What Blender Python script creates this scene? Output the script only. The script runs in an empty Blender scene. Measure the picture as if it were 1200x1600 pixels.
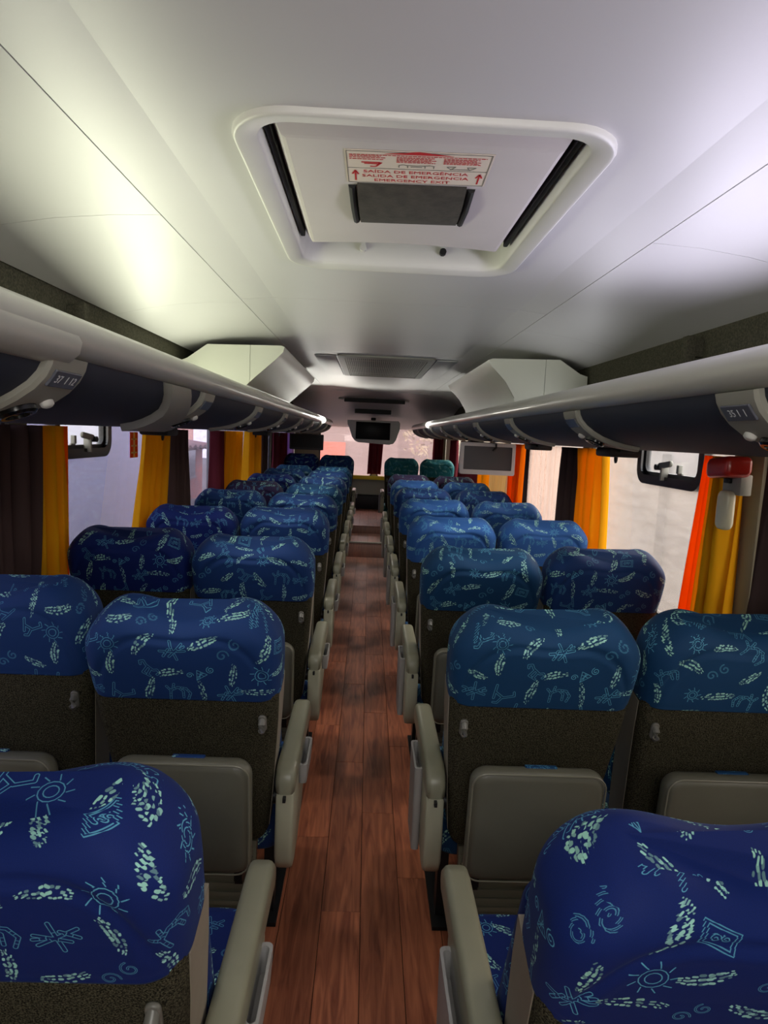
import bpy, bmesh, math, random
import numpy as np
from mathutils import Matrix, Vector

# ------------------------------------------------------------------ camera
SC = bpy.context.scene
COL = SC.collection
HC = 1.48                                   # eye height over the aisle floor
F = 1000.0                                  # focal length in pixels of a 1200 x 1600 frame
VX, VY, RHO = 577.0, 680.0, math.radians(2.4)
v = Vector(((VX - 600) / F, (VY - 800) / F, 1)).normalized()
c_, s_ = math.cos(RHO), math.sin(RHO)
r = Vector((c_, s_, -(c_ * v.x + s_ * v.y) / v.z)).normalized()
d = v.cross(r)
# rows: world axes in camera space (x right, y down, z forward)
cam_right = Vector((r.x, v.x, -d.x)); cam_down = Vector((r.y, v.y, -d.y)); cam_fwd = Vector((r.z, v.z, -d.z))
cd = bpy.data.cameras.new('camera'); cam = bpy.data.objects.new('camera', cd); COL.objects.link(cam)
R3 = Matrix((cam_right, -cam_down, -cam_fwd)).transposed()
cam.matrix_world = Matrix.Translation((0, 0, HC)) @ R3.to_4x4()
cd.sensor_fit = 'VERTICAL'; cd.sensor_height = 32.0; cd.lens = 32.0 * F / 1600.0
cd.clip_start = 0.02; cd.clip_end = 200
SC.camera = cam

# ------------------------------------------------------------------ sky, lamps, exposure
SC.view_settings.view_transform = 'Standard'; SC.view_settings.look = 'None'
SC.view_settings.gamma = 1.0; SC.view_settings.use_curve_mapping = False
SC.view_settings.exposure = 0.55
W = bpy.data.worlds.new('overcast'); SC.world = W; W.use_nodes = True
WN = W.node_tree.nodes; WL = W.node_tree.links
bg = WN['Background']; bg.inputs[1].default_value = 3.2
wtc = WN.new('ShaderNodeTexCoord'); wsp = WN.new('ShaderNodeSeparateXYZ'); wr = WN.new('ShaderNodeValToRGB')
WL.new(wtc.outputs['Generated'], wsp.inputs[0]); WL.new(wsp.outputs[2], wr.inputs[0]); WL.new(wr.outputs[0], bg.inputs[0])
wr.color_ramp.elements[0].color = (1.0, .93, .87, 1); wr.color_ramp.elements[1].color = (.86, .92, 1, 1)

def area(name, loc, aim, sx, sy, power, color):
    l = bpy.data.lights.new(name, 'AREA'); l.shape = 'RECTANGLE'; l.size = sx; l.size_y = sy
    l.energy = power; l.color = color
    o = bpy.data.objects.new(name, l); COL.objects.link(o)
    o.location = loc
    q = (Vector(aim) - Vector(loc)).to_track_quat('-Z', 'Y'); o.rotation_euler = q.to_euler()
    return o

# added fill lights, unseen behind the rack rails, brightening the ceiling
area('rack_fill_light', (-.78, 2.15, 1.625), (-.25, 2.25, 1.98), 2.3, .13, 6.8, (.97, 1.0, .76))
area('rack_fill_light', (-.78, 6.3, 1.625), (.0, 5.6, 1.98), 1.8, .13, 8.0, (1.0, .98, .88))
area('rack_fill_light', (.92, 1.05, 1.625), (.42, 1.0, 1.98), 1.6, .13, 5.6, (.84, .80, 1.0))
area('rack_fill_light', (.92, 3.0 - .2, 1.625), (.35, 2.9, 1.98), 1.0, .13, .7, (.95, .95, 1.0))
area('rack_fill_light', (.93, 6.4, 1.625), (.1, 5.6, 1.98), 1.8, .13, 2.5, (1.0, .98, .90))
# added fill light behind the camera, brightening the first seat rows
area('front_fill_light', (.07, -.55, 1.93), (.05, 1.4, .6), .7, .25, 7.0, (1.0, .97, .90))
def under_rack_fill(x, y, power, aim=None, cone=150):  # added fill spots below the racks, brightening seat tops and aisle floor
    l = bpy.data.lights.new('under_rack_fill', 'SPOT'); l.energy = power; l.spot_size = math.radians(cone); l.spot_blend = 1.0
    l.shadow_soft_size = .05; l.color = (1.0, .95, .88)
    o = bpy.data.objects.new('under_rack_fill', l); COL.objects.link(o); o.location = (x, y, HC - .005)
    if aim: o.rotation_euler = (Vector(aim) - o.location).to_track_quat('-Z', 'Y').to_euler()
for k in range(2, 8):                        # one under each rack per seat row, from the third row back
    for sx in (-.60, .73): under_rack_fill(sx, 1.25 + .878 * k, 2.6)
for k in range(0, 8):                        # and one turned to the aisle
    for sx in (-.56, .69): under_rack_fill(sx, 1.25 + .878 * k, 6.0 if k else 2.8, (.02, 1.35 + .878 * k, 0), 75)
sun = bpy.data.lights.new('hazy_sun', 'SUN'); sun.energy = 5.0; sun.angle = math.radians(50); sun.color = (1, .95, .88)
so = bpy.data.objects.new('hazy_sun', sun); COL.objects.link(so)
so.rotation_euler = Vector((-.80, -.38, -.52)).to_track_quat('-Z', 'Y').to_euler()

# ------------------------------------------------------------------ helpers
PI = math.pi
rnd = random.Random(7)

def lin(rgb):
    out = []
    for c in rgb:
        c = c / 255.0
        out.append(c / 12.92 if c <= .04045 else ((c + .055) / 1.055) ** 2.4)
    return (*out, 1.0)

def nodemat(name):
    m = bpy.data.materials.new(name); m.use_nodes = True
    nt = m.node_tree
    return m, nt, nt.nodes['Principled BSDF']

def plain(name, rgb, rough=.5, metal=0.0, noise=0.0, nscale=20.0, bump=0.0, bscale=None, spec=.5, coat=0.0):
    m, nt, p = nodemat(name)
    p.inputs['Roughness'].default_value = rough; p.inputs['Metallic'].default_value = metal
    p.inputs['Specular IOR Level'].default_value = spec; p.inputs['Coat Weight'].default_value = coat
    col = lin(rgb); p.inputs['Base Color'].default_value = col
    tc = nt.nodes.new('ShaderNodeTexCoord')
    if noise:
        n = nt.nodes.new('ShaderNodeTexNoise'); n.inputs['Scale'].default_value = nscale; n.inputs['Detail'].default_value = 4
        nt.links.new(tc.outputs['Object'], n.inputs['Vector'])
        r_ = nt.nodes.new('ShaderNodeValToRGB'); e = r_.color_ramp.elements
        e[0].position, e[1].position = .3, .7
        e[0].color = (*[x * (1 - noise) for x in col[:3]], 1); e[1].color = (*[min(1, x * (1 + noise)) for x in col[:3]], 1)
        nt.links.new(n.outputs[0], r_.inputs[0]); nt.links.new(r_.outputs[0], p.inputs['Base Color'])
    if bump:
        n2 = nt.nodes.new('ShaderNodeTexNoise'); n2.inputs['Scale'].default_value = bscale or nscale; n2.inputs['Detail'].default_value = 3
        nt.links.new(tc.outputs['Object'], n2.inputs['Vector'])
        b = nt.nodes.new('ShaderNodeBump'); b.inputs['Strength'].default_value = bump; b.inputs['Distance'].default_value = .002
        nt.links.new(n2.outputs[0], b.inputs['Height']); nt.links.new(b.outputs[0], p.inputs['Normal'])
    return m

def cloth(name, rgb, trans=.35, noise=.12):
    """hanging cloth: daylight behind it shines through"""
    m, nt, p = nodemat(name); nt.nodes.remove(p)
    out = nt.nodes['Material Output']
    df = nt.nodes.new('ShaderNodeBsdfDiffuse'); tl = nt.nodes.new('ShaderNodeBsdfTranslucent'); mx = nt.nodes.new('ShaderNodeMixShader')
    tc = nt.nodes.new('ShaderNodeTexCoord'); n = nt.nodes.new('ShaderNodeTexNoise'); n.inputs['Scale'].default_value = 30
    mp = nt.nodes.new('ShaderNodeMapping'); mp.inputs['Scale'].default_value = (1, 1, .06)
    nt.links.new(tc.outputs['Object'], mp.inputs[0]); nt.links.new(mp.outputs[0], n.inputs['Vector'])
    r_ = nt.nodes.new('ShaderNodeValToRGB'); col = lin(rgb)
    r_.color_ramp.elements[0].color = (*[x * (1 - noise) for x in col[:3]], 1); r_.color_ramp.elements[1].color = (*[min(1, x * (1 + noise)) for x in col[:3]], 1)
    nt.links.new(n.outputs[0], r_.inputs[0])
    for b in (df, tl): nt.links.new(r_.outputs[0], b.inputs[0])
    mx.inputs[0].default_value = trans
    nt.links.new(df.outputs[0], mx.inputs[1]); nt.links.new(tl.outputs[0], mx.inputs[2]); nt.links.new(mx.outputs[0], out.inputs[0])
    return m

def glassy(name, tint, film, filmcol, gloss=.06, streak=6.0):
    """window pane: clear tinted glass under a dusty, scratched film"""
    m, nt, p = nodemat(name); nt.nodes.remove(p); out = nt.nodes['Material Output']
    N, L = nt.nodes, nt.links
    tr = N.new('ShaderNodeBsdfTransparent'); tr.inputs[0].default_value = lin(tint)
    gl = N.new('ShaderNodeBsdfGlossy'); gl.inputs['Roughness'].default_value = .03
    df = N.new('ShaderNodeBsdfDiffuse'); tl = N.new('ShaderNodeBsdfTranslucent')
    for b in (df, tl): b.inputs[0].default_value = lin(filmcol)
    a = N.new('ShaderNodeMixShader'); a.inputs[0].default_value = gloss
    L.new(tr.outputs[0], a.inputs[1]); L.new(gl.outputs[0], a.inputs[2])
    bm_ = N.new('ShaderNodeMixShader'); bm_.inputs[0].default_value = .6
    L.new(df.outputs[0], bm_.inputs[1]); L.new(tl.outputs[0], bm_.inputs[2])
    tc = N.new('ShaderNodeTexCoord'); mp = N.new('ShaderNodeMapping'); mp.inputs['Scale'].default_value = (1, 1.2, streak)
    mp.inputs['Rotation'].default_value = (.25, 0, 0)
    n = N.new('ShaderNodeTexNoise'); n.inputs['Scale'].default_value = 5; n.inputs['Detail'].default_value = 8; n.inputs['Roughness'].default_value = .7
    L.new(tc.outputs['Object'], mp.inputs[0]); L.new(mp.outputs[0], n.inputs['Vector'])
    mr = N.new('ShaderNodeMapRange'); mr.inputs[1].default_value = .3; mr.inputs[2].default_value = .7
    mr.inputs[3].default_value = film * .6; mr.inputs[4].default_value = film * 1.3
    L.new(n.outputs[0], mr.inputs[0])
    f = N.new('ShaderNodeMixShader'); L.new(mr.outputs[0], f.inputs[0])
    L.new(a.outputs[0], f.inputs[1]); L.new(bm_.outputs[0], f.inputs[2]); L.new(f.outputs[0], out.inputs[0])
    return m

def tag(o, label=None, cat=None, group=None, kind=None):
    if label: o['label'] = label
    if cat: o['category'] = cat
    if group: o['group'] = group
    if kind: o['kind'] = kind
    return o

def empty(name, loc=(0, 0, 0), rz=0.0):
    o = bpy.data.objects.new(name, None); o.empty_display_size = .05
    COL.objects.link(o); o.location = loc; o.rotation_euler = (0, 0, rz)
    return o

def link(name, me, m, parent=None, smooth=False, angle=40, loc=None):
    if m is not None: me.materials.append(m)
    if smooth:
        for p in me.polygons: p.use_smooth = True
        if angle < 180: me.set_sharp_from_angle(angle=math.radians(angle))
    o = bpy.data.objects.new(name, me); COL.objects.link(o)
    if parent: o.parent = parent
    if loc: o.location = loc
    return o

def mesh(name, V, Fc):
    me = bpy.data.meshes.new(name); me.from_pydata([tuple(p) for p in V], [], Fc); me.validate(); me.update()
    return me

def fix(me):
    bm = bmesh.new(); bm.from_mesh(me); bmesh.ops.recalc_face_normals(bm, faces=bm.faces); bm.to_mesh(me); bm.free()
    return me

def box_me(x0, x1, y0, y1, z0, z1, bev=0.0, seg=2):
    bm = bmesh.new(); bmesh.ops.create_cube(bm, size=1)
    for q in bm.verts:
        q.co = Vector(((x0 + x1) / 2 + q.co.x * (x1 - x0), (y0 + y1) / 2 + q.co.y * (y1 - y0), (z0 + z1) / 2 + q.co.z * (z1 - z0)))
    if bev: bmesh.ops.bevel(bm, geom=bm.edges[:], offset=bev, segments=seg, affect='EDGES', profile=.5)
    me = bpy.data.meshes.new('box'); bm.to_mesh(me); bm.free()
    return me

def box(name, x0, x1, y0, y1, z0, z1, m, parent=None, bev=0.0, seg=2):
    return link(name, box_me(x0, x1, y0, y1, z0, z1, bev, seg), m, parent, smooth=bev > 0)

def join_boxes(bs, bev=0.0):
    bm = bmesh.new()
    for b in bs:
        me = box_me(*b, bev); bm.from_mesh(me); bpy.data.meshes.remove(me)
    me = bpy.data.meshes.new('boxes'); bm.to_mesh(me); bm.free()
    return me

def rrect(w, h, rad, n=6):
    """rounded rectangle outline centred on 0, counter-clockwise"""
    P = []
    for cx, cy, a0 in ((w / 2 - rad, h / 2 - rad, 0), (-w / 2 + rad, h / 2 - rad, 90), (-w / 2 + rad, -h / 2 + rad, 180), (w / 2 - rad, -h / 2 + rad, 270)):
        for k in range(n + 1):
            a = math.radians(a0 + 90 * k / n); P.append((cx + rad * math.cos(a), cy + rad * math.sin(a)))
    return P

def loft(rings, cap=True, closed=True):
    """rings: equal-length lists of 3D points"""
    V = [p for rg in rings for p in rg]; n = len(rings[0]); Fc = []
    for i in range(len(rings) - 1):
        for j in range(n if closed else n - 1):
            k = (j + 1) % n
            Fc.append((i * n + j, i * n + k, (i + 1) * n + k, (i + 1) * n + j))
    if cap:
        Fc.append(tuple(range(n - 1, -1, -1))); Fc.append(tuple((len(rings) - 1) * n + j for j in range(n)))
    return fix(mesh('loft', V, Fc))

def pad_me(outline, t, bev, to3d, seg=3):
    """pillow-edged plate: 2D outline, thickness t along local depth; to3d(u, v, w)"""
    n = len(outline); cx = sum(p[0] for p in outline) / n; cy = sum(p[1] for p in outline) / n
    hx = max(abs(p[0] - cx) for p in outline); hy = max(abs(p[1] - cy) for p in outline)
    rings = []
    lev = []
    for k in range(seg + 1):
        a = PI / 2 * k / seg; lev.append((bev * (1 - math.sin(a)), -t / 2 + bev * (1 - math.cos(a))))
    lev = lev + [(i, -w) for i, w in reversed(lev)]
    for ins, w in lev:
        rings.append([to3d(cx + (p[0] - cx) * (1 - ins / hx), cy + (p[1] - cy) * (1 - ins / hy), w) for p in outline])
    return loft(rings)

def tube_me(path, rad, n=8, cap=True):
    rings = []
    P = [Vector(p) for p in path]
    up = Vector((0, 0, 1))
    for i, p in enumerate(P):
        t = (P[min(i + 1, len(P) - 1)] - P[max(i - 1, 0)]).normalized()
        a = t.cross(up)
        if a.length < 1e-3: a = t.cross(Vector((1, 0, 0)))
        a.normalize(); b = a.cross(t)
        rr = rad[i] if isinstance(rad, (list, tuple)) else rad
        rings.append([p + a * rr * math.cos(2 * PI * k / n) + b * rr * math.sin(2 * PI * k / n) for k in range(n)])
    return loft(rings, cap)

def sweep_y(profile, stations, cap=True, closed=True):
    """profile [(o, z)] swept along y; stations [(y, f)] with f mapping (o, z) -> (x, z)"""
    return loft([[(*((lambda q: (q[0], y, q[1]))(f(o, z))),) for o, z in profile] for y, f in stations], cap, closed)

def text(name, body, size, m, parent, mat4, ext=.0004, width=None):
    """lettering as a mesh, its height = size, stretched to the given width"""
    cu = bpy.data.curves.new(name, 'FONT'); cu.body = body; cu.size = 1.0; cu.align_x = 'CENTER'; cu.align_y = 'CENTER'; cu.resolution_u = 2; cu.extrude = .001
    tmp = bpy.data.objects.new(name, cu); COL.objects.link(tmp)
    me = bpy.data.meshes.new_from_object(tmp.evaluated_get(bpy.context.evaluated_depsgraph_get()))
    bpy.data.objects.remove(tmp); bpy.data.curves.remove(cu)
    xs = [q.co.x for q in me.vertices]; w = max(xs) - min(xs)
    sx = width / w if width else size / .72
    for q in me.vertices: q.co = (q.co.x * sx, q.co.y * size / .72, q.co.z * ext / .001)
    me.materials.clear()
    o = link(name, me, m, parent); o.matrix_local = mat4
    return o

def frame4(origin, ex, ey, ez):
    m = Matrix.Identity(4)
    for i in range(3): m[i][0], m[i][1], m[i][2], m[i][3] = ex[i], ey[i], ez[i], origin[i]
    return m

# ------------------------------------------------------------------ materials
def fabric_image():
    """woven print: chains of pebbles and line-drawn figures; red = pebbles, green = figures, tileable"""
    N = 1536; S = N / .60
    R = np.zeros((N, N), np.float32); G = np.zeros((N, N), np.float32)
    rg = random.Random(21)
    def seg(A, p, q, w, val):
        x0, x1 = min(p[0], q[0]) - w - 2, max(p[0], q[0]) + w + 2; y0, y1 = min(p[1], q[1]) - w - 2, max(p[1], q[1]) + w + 2
        ix = np.arange(int(x0), int(x1) + 1); iy = np.arange(int(y0), int(y1) + 1)
        X, Y = np.meshgrid(ix, iy); dx, dy = q[0] - p[0], q[1] - p[1]; L2 = dx * dx + dy * dy + 1e-6
        t = np.clip(((X - p[0]) * dx + (Y - p[1]) * dy) / L2, 0, 1)
        dd = np.hypot(X - p[0] - t * dx, Y - p[1] - t * dy)
        a = np.clip(w - dd + .5, 0, 1)
        sl = np.ix_(iy % N, ix % N)
        A[sl] = A[sl] * (1 - a) + val * a
    def poly(A, pts, w, val):
        for p, q in zip(pts[:-1], pts[1:]): seg(A, p, q, w, val)
    def hollow(lines, ow, iw, val):
        for l in lines: poly(G, l, ow, val)
        for l in lines: poly(G, l, iw, 0.0)
    def spiral(cx, cy, r0, turns, a0):
        return [(cx + r0 * (1 - .8 * k / 20) * math.cos(a0 + turns * 2 * PI * k / 20), cy + r0 * (1 - .8 * k / 20) * math.sin(a0 + turns * 2 * PI * k / 20)) for k in range(21)]
    def place(lines, cx, cy, sc, rot, flip):
        ca, sa = math.cos(rot), math.sin(rot)
        return [[(cx + sc * (flip * x * ca - y * sa), cy + sc * (flip * x * sa + y * ca)) for x, y in l] for l in lines]
    beast = [[(-1.1, .1), (-1.2, .5), (-.8, .7), (-.5, .4), (.5, .6), (.9, .9), (1.2, .6), (1.0, .3)], [(-.2, .45), (-.25, -.5), (-.55, -.5)], [(.25, .5), (.3, -.5), (.0, -.5)]]
    insect = [[(-1.1, -.1), (1.1, .15)], [(-.9, .6), (.4, -.5)], [(.1, 1), (-.2, -.9)], [(.3, .3), (.9, -.4)], [(-1.1, .35), (-.2, .05)]]
    bird = [[(-.9, .7), (-.7, .1), (.2, -.1), (.9, .5), (.7, .8)], [(.1, -.1), (.0, -.8), (-.3, -.9)], [(-.7, .1), (-.5, -.5)]]
    stag = [[(-1, -.8), (-.8, .2), (-.1, .5), (.6, .3), (.9, -.3), (.6, -.9)], [(-.1, .5), (.3, 0), (.2, -.7)], [(-.8, .2), (-1.1, .7)], [(-.6, .3), (-.4, .9)]]
    net = [[(-.7, .5), (0, -.9), (.7, .5), (-.7, .5)], [(-.45, .1), (.45, .1)], [(-.2, .5), (.2, -.5)], [(.2, .5), (-.2, -.5)], [(0, .5), (0, -.9)]]
    cells = 9; st = N / cells
    for i in range(cells):
        for j in range(cells):
            cx = (i + .5 + rg.uniform(-.18, .18)) * st; cy = (j + .5 + rg.uniform(-.18, .18)) * st
            if (i + j) % 2 == 0:                            # a bent chain of pebbles
                a = rg.uniform(0, PI); bend = rg.uniform(-1.2, 1.2); L = rg.uniform(.055, .085) * S; n = rg.randint(9, 12); wid = rg.uniform(.006, .010) * S; a += 0
                x, y = cx - math.cos(a) * L / 2, cy - math.sin(a) * L / 2
                for k in range(n):
                    ang = a + bend * (k / n - .5); x += math.cos(ang) * L / n; y += math.sin(ang) * L / n
                    taper = .45 + .75 * math.sin(PI * (k + .6) / (n + .2))
                    for row in (-1, 0, 1):
                        if rg.random() < .12: continue
                        ox = row * wid * taper * .72 + rg.uniform(-1, 1); px = x - math.sin(ang) * ox; py = y + math.cos(ang) * ox
                        hl = L / n * rg.uniform(.10, .34); ww = wid * taper * rg.uniform(.15, .24); px += math.cos(ang) * rg.uniform(-.4, .4) * L / n; py += math.sin(ang) * rg.uniform(-.4, .4) * L / n; ang += rg.uniform(-.35, .35)
                        seg(R, (px - math.cos(ang) * hl, py - math.sin(ang) * hl), (px + math.cos(ang) * hl, py + math.sin(ang) * hl), ww, rg.choice((.35, .65, .85, 1.0, 1.0)))
            else:
                kind = rg.choice('abcdefgg'); rot = rg.uniform(-.7, .7); sc = rg.uniform(.021, .031) * S; fl = rg.choice((-1, 1)); val = rg.uniform(.6, 1.0)
                if kind in 'abcd':
                    ls = place(dict(a=beast, b=insect, c=bird, d=stag)[kind], cx, cy, sc, rot, fl)
                    hollow(ls, .0030 * S, .0030 * S - 2.6, val)
                    if kind in 'bd':
                        for l in ls:
                            for p, q in zip(l[:-1], l[1:]):
                                for t in (.33, .66):
                                    mx, my = p[0] + (q[0] - p[0]) * t, p[1] + (q[1] - p[1]) * t; ll = math.hypot(q[0] - p[0], q[1] - p[1]) + 1e-6
                                    nx, ny = -(q[1] - p[1]) / ll * 6, (q[0] - p[0]) / ll * 6
                                    seg(G, (mx - nx, my - ny), (mx + nx, my + ny), 1.2, val)
                elif kind == 'e':                           # framed diamond
                    for s2 in (1.0, .78):
                        poly(G, place([[(-.9, -.6), (.9, -.6), (.9, .6), (-.9, .6), (-.9, -.6)]], cx, cy, sc * s2 * .85, rot, 1)[0], 1.5, val)
                    poly(G, spiral(cx - sc * .2, cy, sc * .25, 1.4, 0), 1.5, val); poly(G, spiral(cx + sc * .25, cy, sc * .22, 1.4, 2), 1.5, val)
                elif kind == 'f':                           # net with curl
                    for l in place(net, cx, cy, sc * .8, rot, 1): poly(G, l, 1.5, val)
                    poly(G, spiral(cx + sc, cy + sc * .6, sc * .42, 1.6, 2), 1.8, val); poly(G, spiral(cx - sc * 1.0, cy, sc * .36, 1.5, 0), 1.8, val)
                else:                                       # sun wheel or twin curls
                    if rg.random() < .5:
                        for rr in (.55, .32): poly(G, [(cx + sc * rr * math.cos(2 * PI * k / 14), cy + sc * rr * math.sin(2 * PI * k / 14)) for k in range(15)], 1.6, val)
                        for k in range(9):
                            aa = 2 * PI * k / 9; poly(G, [(cx + sc * .65 * math.cos(aa), cy + sc * .65 * math.sin(aa)), (cx + sc * .95 * math.cos(aa + .15), cy + sc * .95 * math.sin(aa + .15))], 1.8, val)
                    else:
                        for k in (0, 1): hollow([spiral(cx + (k * 2 - 1) * sc * .5, cy + (k * 2 - 1) * sc * .4, sc * .5, 1.2, k * 2)], 3.4, 1.6, val)
    px = np.zeros((N, N, 4), np.float32); px[..., 0] = R; px[..., 1] = G; px[..., 3] = 1
    im = bpy.data.images.new('seat_print', N, N, float_buffer=False); im.colorspace_settings.name = 'Non-Color'
    im.pixels.foreach_set(px.ravel()); im.update(); im.pack()
    return im

def fabric_mat():
    m, nt, p = nodemat('seat_fabric'); N, L = nt.nodes, nt.links
    uv = N.new('ShaderNodeUVMap'); uv.uv_map = 'UVMap'
    oi = N.new('ShaderNodeObjectInfo')
    mu = N.new('ShaderNodeVectorMath'); mu.operation = 'MULTIPLY'; mu.inputs[1].default_value = (13.7, 7.3, 0)
    cb = N.new('ShaderNodeCombineXYZ'); L.new(oi.outputs['Random'], cb.inputs[0]); L.new(oi.outputs['Random'], cb.inputs[1])
    L.new(cb.outputs[0], mu.inputs[0])
    ad = N.new('ShaderNodeVectorMath'); ad.operation = 'ADD'
    sc = N.new('ShaderNodeVectorMath'); sc.operation = 'SCALE'; sc.inputs['Scale'].default_value = 1 / .60
    L.new(uv.outputs[0], sc.inputs[0]); L.new(sc.outputs[0], ad.inputs[0]); L.new(mu.outputs[0], ad.inputs[1])
    ti = N.new('ShaderNodeTexImage'); ti.image = fabric_image(); ti.extension = 'REPEAT'; L.new(ad.outputs[0], ti.inputs[0])
    sp = N.new('ShaderNodeSeparateColor'); L.new(ti.outputs[0], sp.inputs[0])
    no = N.new('ShaderNodeTexNoise'); no.inputs['Scale'].default_value = 3.0; L.new(uv.outputs[0], no.inputs['Vector'])
    fine = N.new('ShaderNodeTexNoise'); fine.inputs['Scale'].default_value = 900; L.new(uv.outputs[0], fine.inputs['Vector'])
    fr = N.new('ShaderNodeMapRange'); fr.inputs[3].default_value = .72; fr.inputs[4].default_value = 1.28; L.new(fine.outputs[0], fr.inputs[0])
    base = N.new('ShaderNodeVectorMath'); base.operation = 'SCALE'; L.new(oi.outputs['Color'], base.inputs[0]); L.new(fr.outputs[0], base.inputs['Scale'])
    m1 = N.new('ShaderNodeMix'); m1.data_type = 'RGBA'; L.new(sp.outputs[1], m1.inputs[0]); L.new(base.outputs[0], m1.inputs[6]); m1.inputs[7].default_value = lin((96, 172, 202))
    pc = N.new('ShaderNodeMix'); pc.data_type = 'RGBA'; L.new(no.outputs[0], pc.inputs[0]); pc.inputs[6].default_value = lin((146, 200, 212)); pc.inputs[7].default_value = lin((164, 222, 182))
    m2 = N.new('ShaderNodeMix'); m2.data_type = 'RGBA'; L.new(sp.outputs[0], m2.inputs[0]); L.new(m1.outputs[2], m2.inputs[6]); L.new(pc.outputs[2], m2.inputs[7])
    L.new(m2.outputs[2], p.inputs['Base Color'])
    p.inputs['Roughness'].default_value = .75; p.inputs['Specular IOR Level'].default_value = .25
    p.inputs['Sheen Weight'].default_value = .06; p.inputs['Sheen Roughness'].default_value = .4
    p.inputs['Sheen Tint'].default_value = lin((150, 190, 230))
    b = N.new('ShaderNodeBump'); b.inputs['Strength'].default_value = .15; b.inputs['Distance'].default_value = .001
    L.new(fine.outputs[0], b.inputs['Height']); L.new(b.outputs[0], p.inputs['Normal'])
    return m

def carpet_mat(name, dark, light, scale=420):
    m, nt, p = nodemat(name); N, L = nt.nodes, nt.links
    tc = N.new('ShaderNodeTexCoord'); n = N.new('ShaderNodeTexNoise'); n.inputs['Scale'].default_value = scale; n.inputs['Detail'].default_value = 2
    L.new(tc.outputs['Object'], n.inputs['Vector'])
    r_ = N.new('ShaderNodeValToRGB'); r_.color_ramp.elements[0].position = .38; r_.color_ramp.elements[1].position = .68
    r_.color_ramp.elements[0].color = lin(dark); r_.color_ramp.elements[1].color = lin(light)
    L.new(n.outputs[0], r_.inputs[0]); L.new(r_.outputs[0], p.inputs['Base Color'])
    p.inputs['Roughness'].default_value = .95; p.inputs['Specular IOR Level'].default_value = .1
    b = N.new('ShaderNodeBump'); b.inputs['Strength'].default_value = .7; b.inputs['Distance'].default_value = .002
    L.new(n.outputs[0], b.inputs['Height']); L.new(b.outputs[0], p.inputs['Normal'])
    return m

def plank_mat():
    m, nt, p = nodemat('wood_vinyl'); N, L = nt.nodes, nt.links
    tc = N.new('ShaderNodeTexCoord'); oi = N.new('ShaderNodeObjectInfo')
    off = N.new('ShaderNodeVectorMath'); off.operation = 'SCALE'; off.inputs['Scale'].default_value = 9.0
    cb = N.new('ShaderNodeCombineXYZ'); L.new(oi.outputs['Random'], cb.inputs[0]); L.new(oi.outputs['Random'], cb.inputs[1]); L.new(cb.outputs[0], off.inputs[0])
    ad = N.new('ShaderNodeVectorMath'); ad.operation = 'ADD'; L.new(tc.outputs['Object'], ad.inputs[0]); L.new(off.outputs[0], ad.inputs[1])
    mp = N.new('ShaderNodeMapping'); mp.inputs['Scale'].default_value = (9, .7, 1); L.new(ad.outputs[0], mp.inputs[0])
    n = N.new('ShaderNodeTexNoise'); n.inputs['Scale'].default_value = 5; n.inputs['Detail'].default_value = 7; n.inputs['Distortion'].default_value = 1.2
    L.new(mp.outputs[0], n.inputs['Vector'])
    r_ = N.new('ShaderNodeValToRGB'); e = r_.color_ramp.elements
    e[0].position = .28; e[0].color = lin((112, 58, 40)); e[1].position = .74; e[1].color = lin((186, 112, 78))
    L.new(n.outputs[0], r_.inputs[0])
    hv = N.new('ShaderNodeHueSaturation'); mr = N.new('ShaderNodeMapRange'); mr.inputs[3].default_value = .78; mr.inputs[4].default_value = 1.22
    L.new(oi.outputs['Random'], mr.inputs[0]); L.new(mr.outputs[0], hv.inputs['Value']); L.new(r_.outputs[0], hv.inputs['Color'])
    # dust and daylight on the far floor, painted into the colour, stronger towards the back
    geo = N.new('ShaderNodeNewGeometry'); sx = N.new('ShaderNodeSeparateXYZ'); L.new(geo.outputs['Position'], sx.inputs[0])
    dn = N.new('ShaderNodeTexNoise'); dn.inputs['Scale'].default_value = 2.2; dn.inputs['Detail'].default_value = 5; L.new(geo.outputs['Position'], dn.inputs['Vector'])
    dr = N.new('ShaderNodeMapRange'); dr.inputs[1].default_value = 3.6; dr.inputs[2].default_value = 6.8; L.new(sx.outputs[1], dr.inputs[0])
    dm = N.new('ShaderNodeMath'); dm.operation = 'MULTIPLY'; L.new(dr.outputs[0], dm.inputs[0]); L.new(dn.outputs[0], dm.inputs[1])
    mx = N.new('ShaderNodeMix'); mx.data_type = 'RGBA'; L.new(dm.outputs[0], mx.inputs[0]); L.new(hv.outputs[0], mx.inputs[6]); mx.inputs[7].default_value = lin((150, 138, 132))
    L.new(mx.outputs[2], p.inputs['Base Color'])
    p.inputs['Roughness'].default_value = .42; p.inputs['Specular IOR Level'].default_value = .4
    return m

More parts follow.
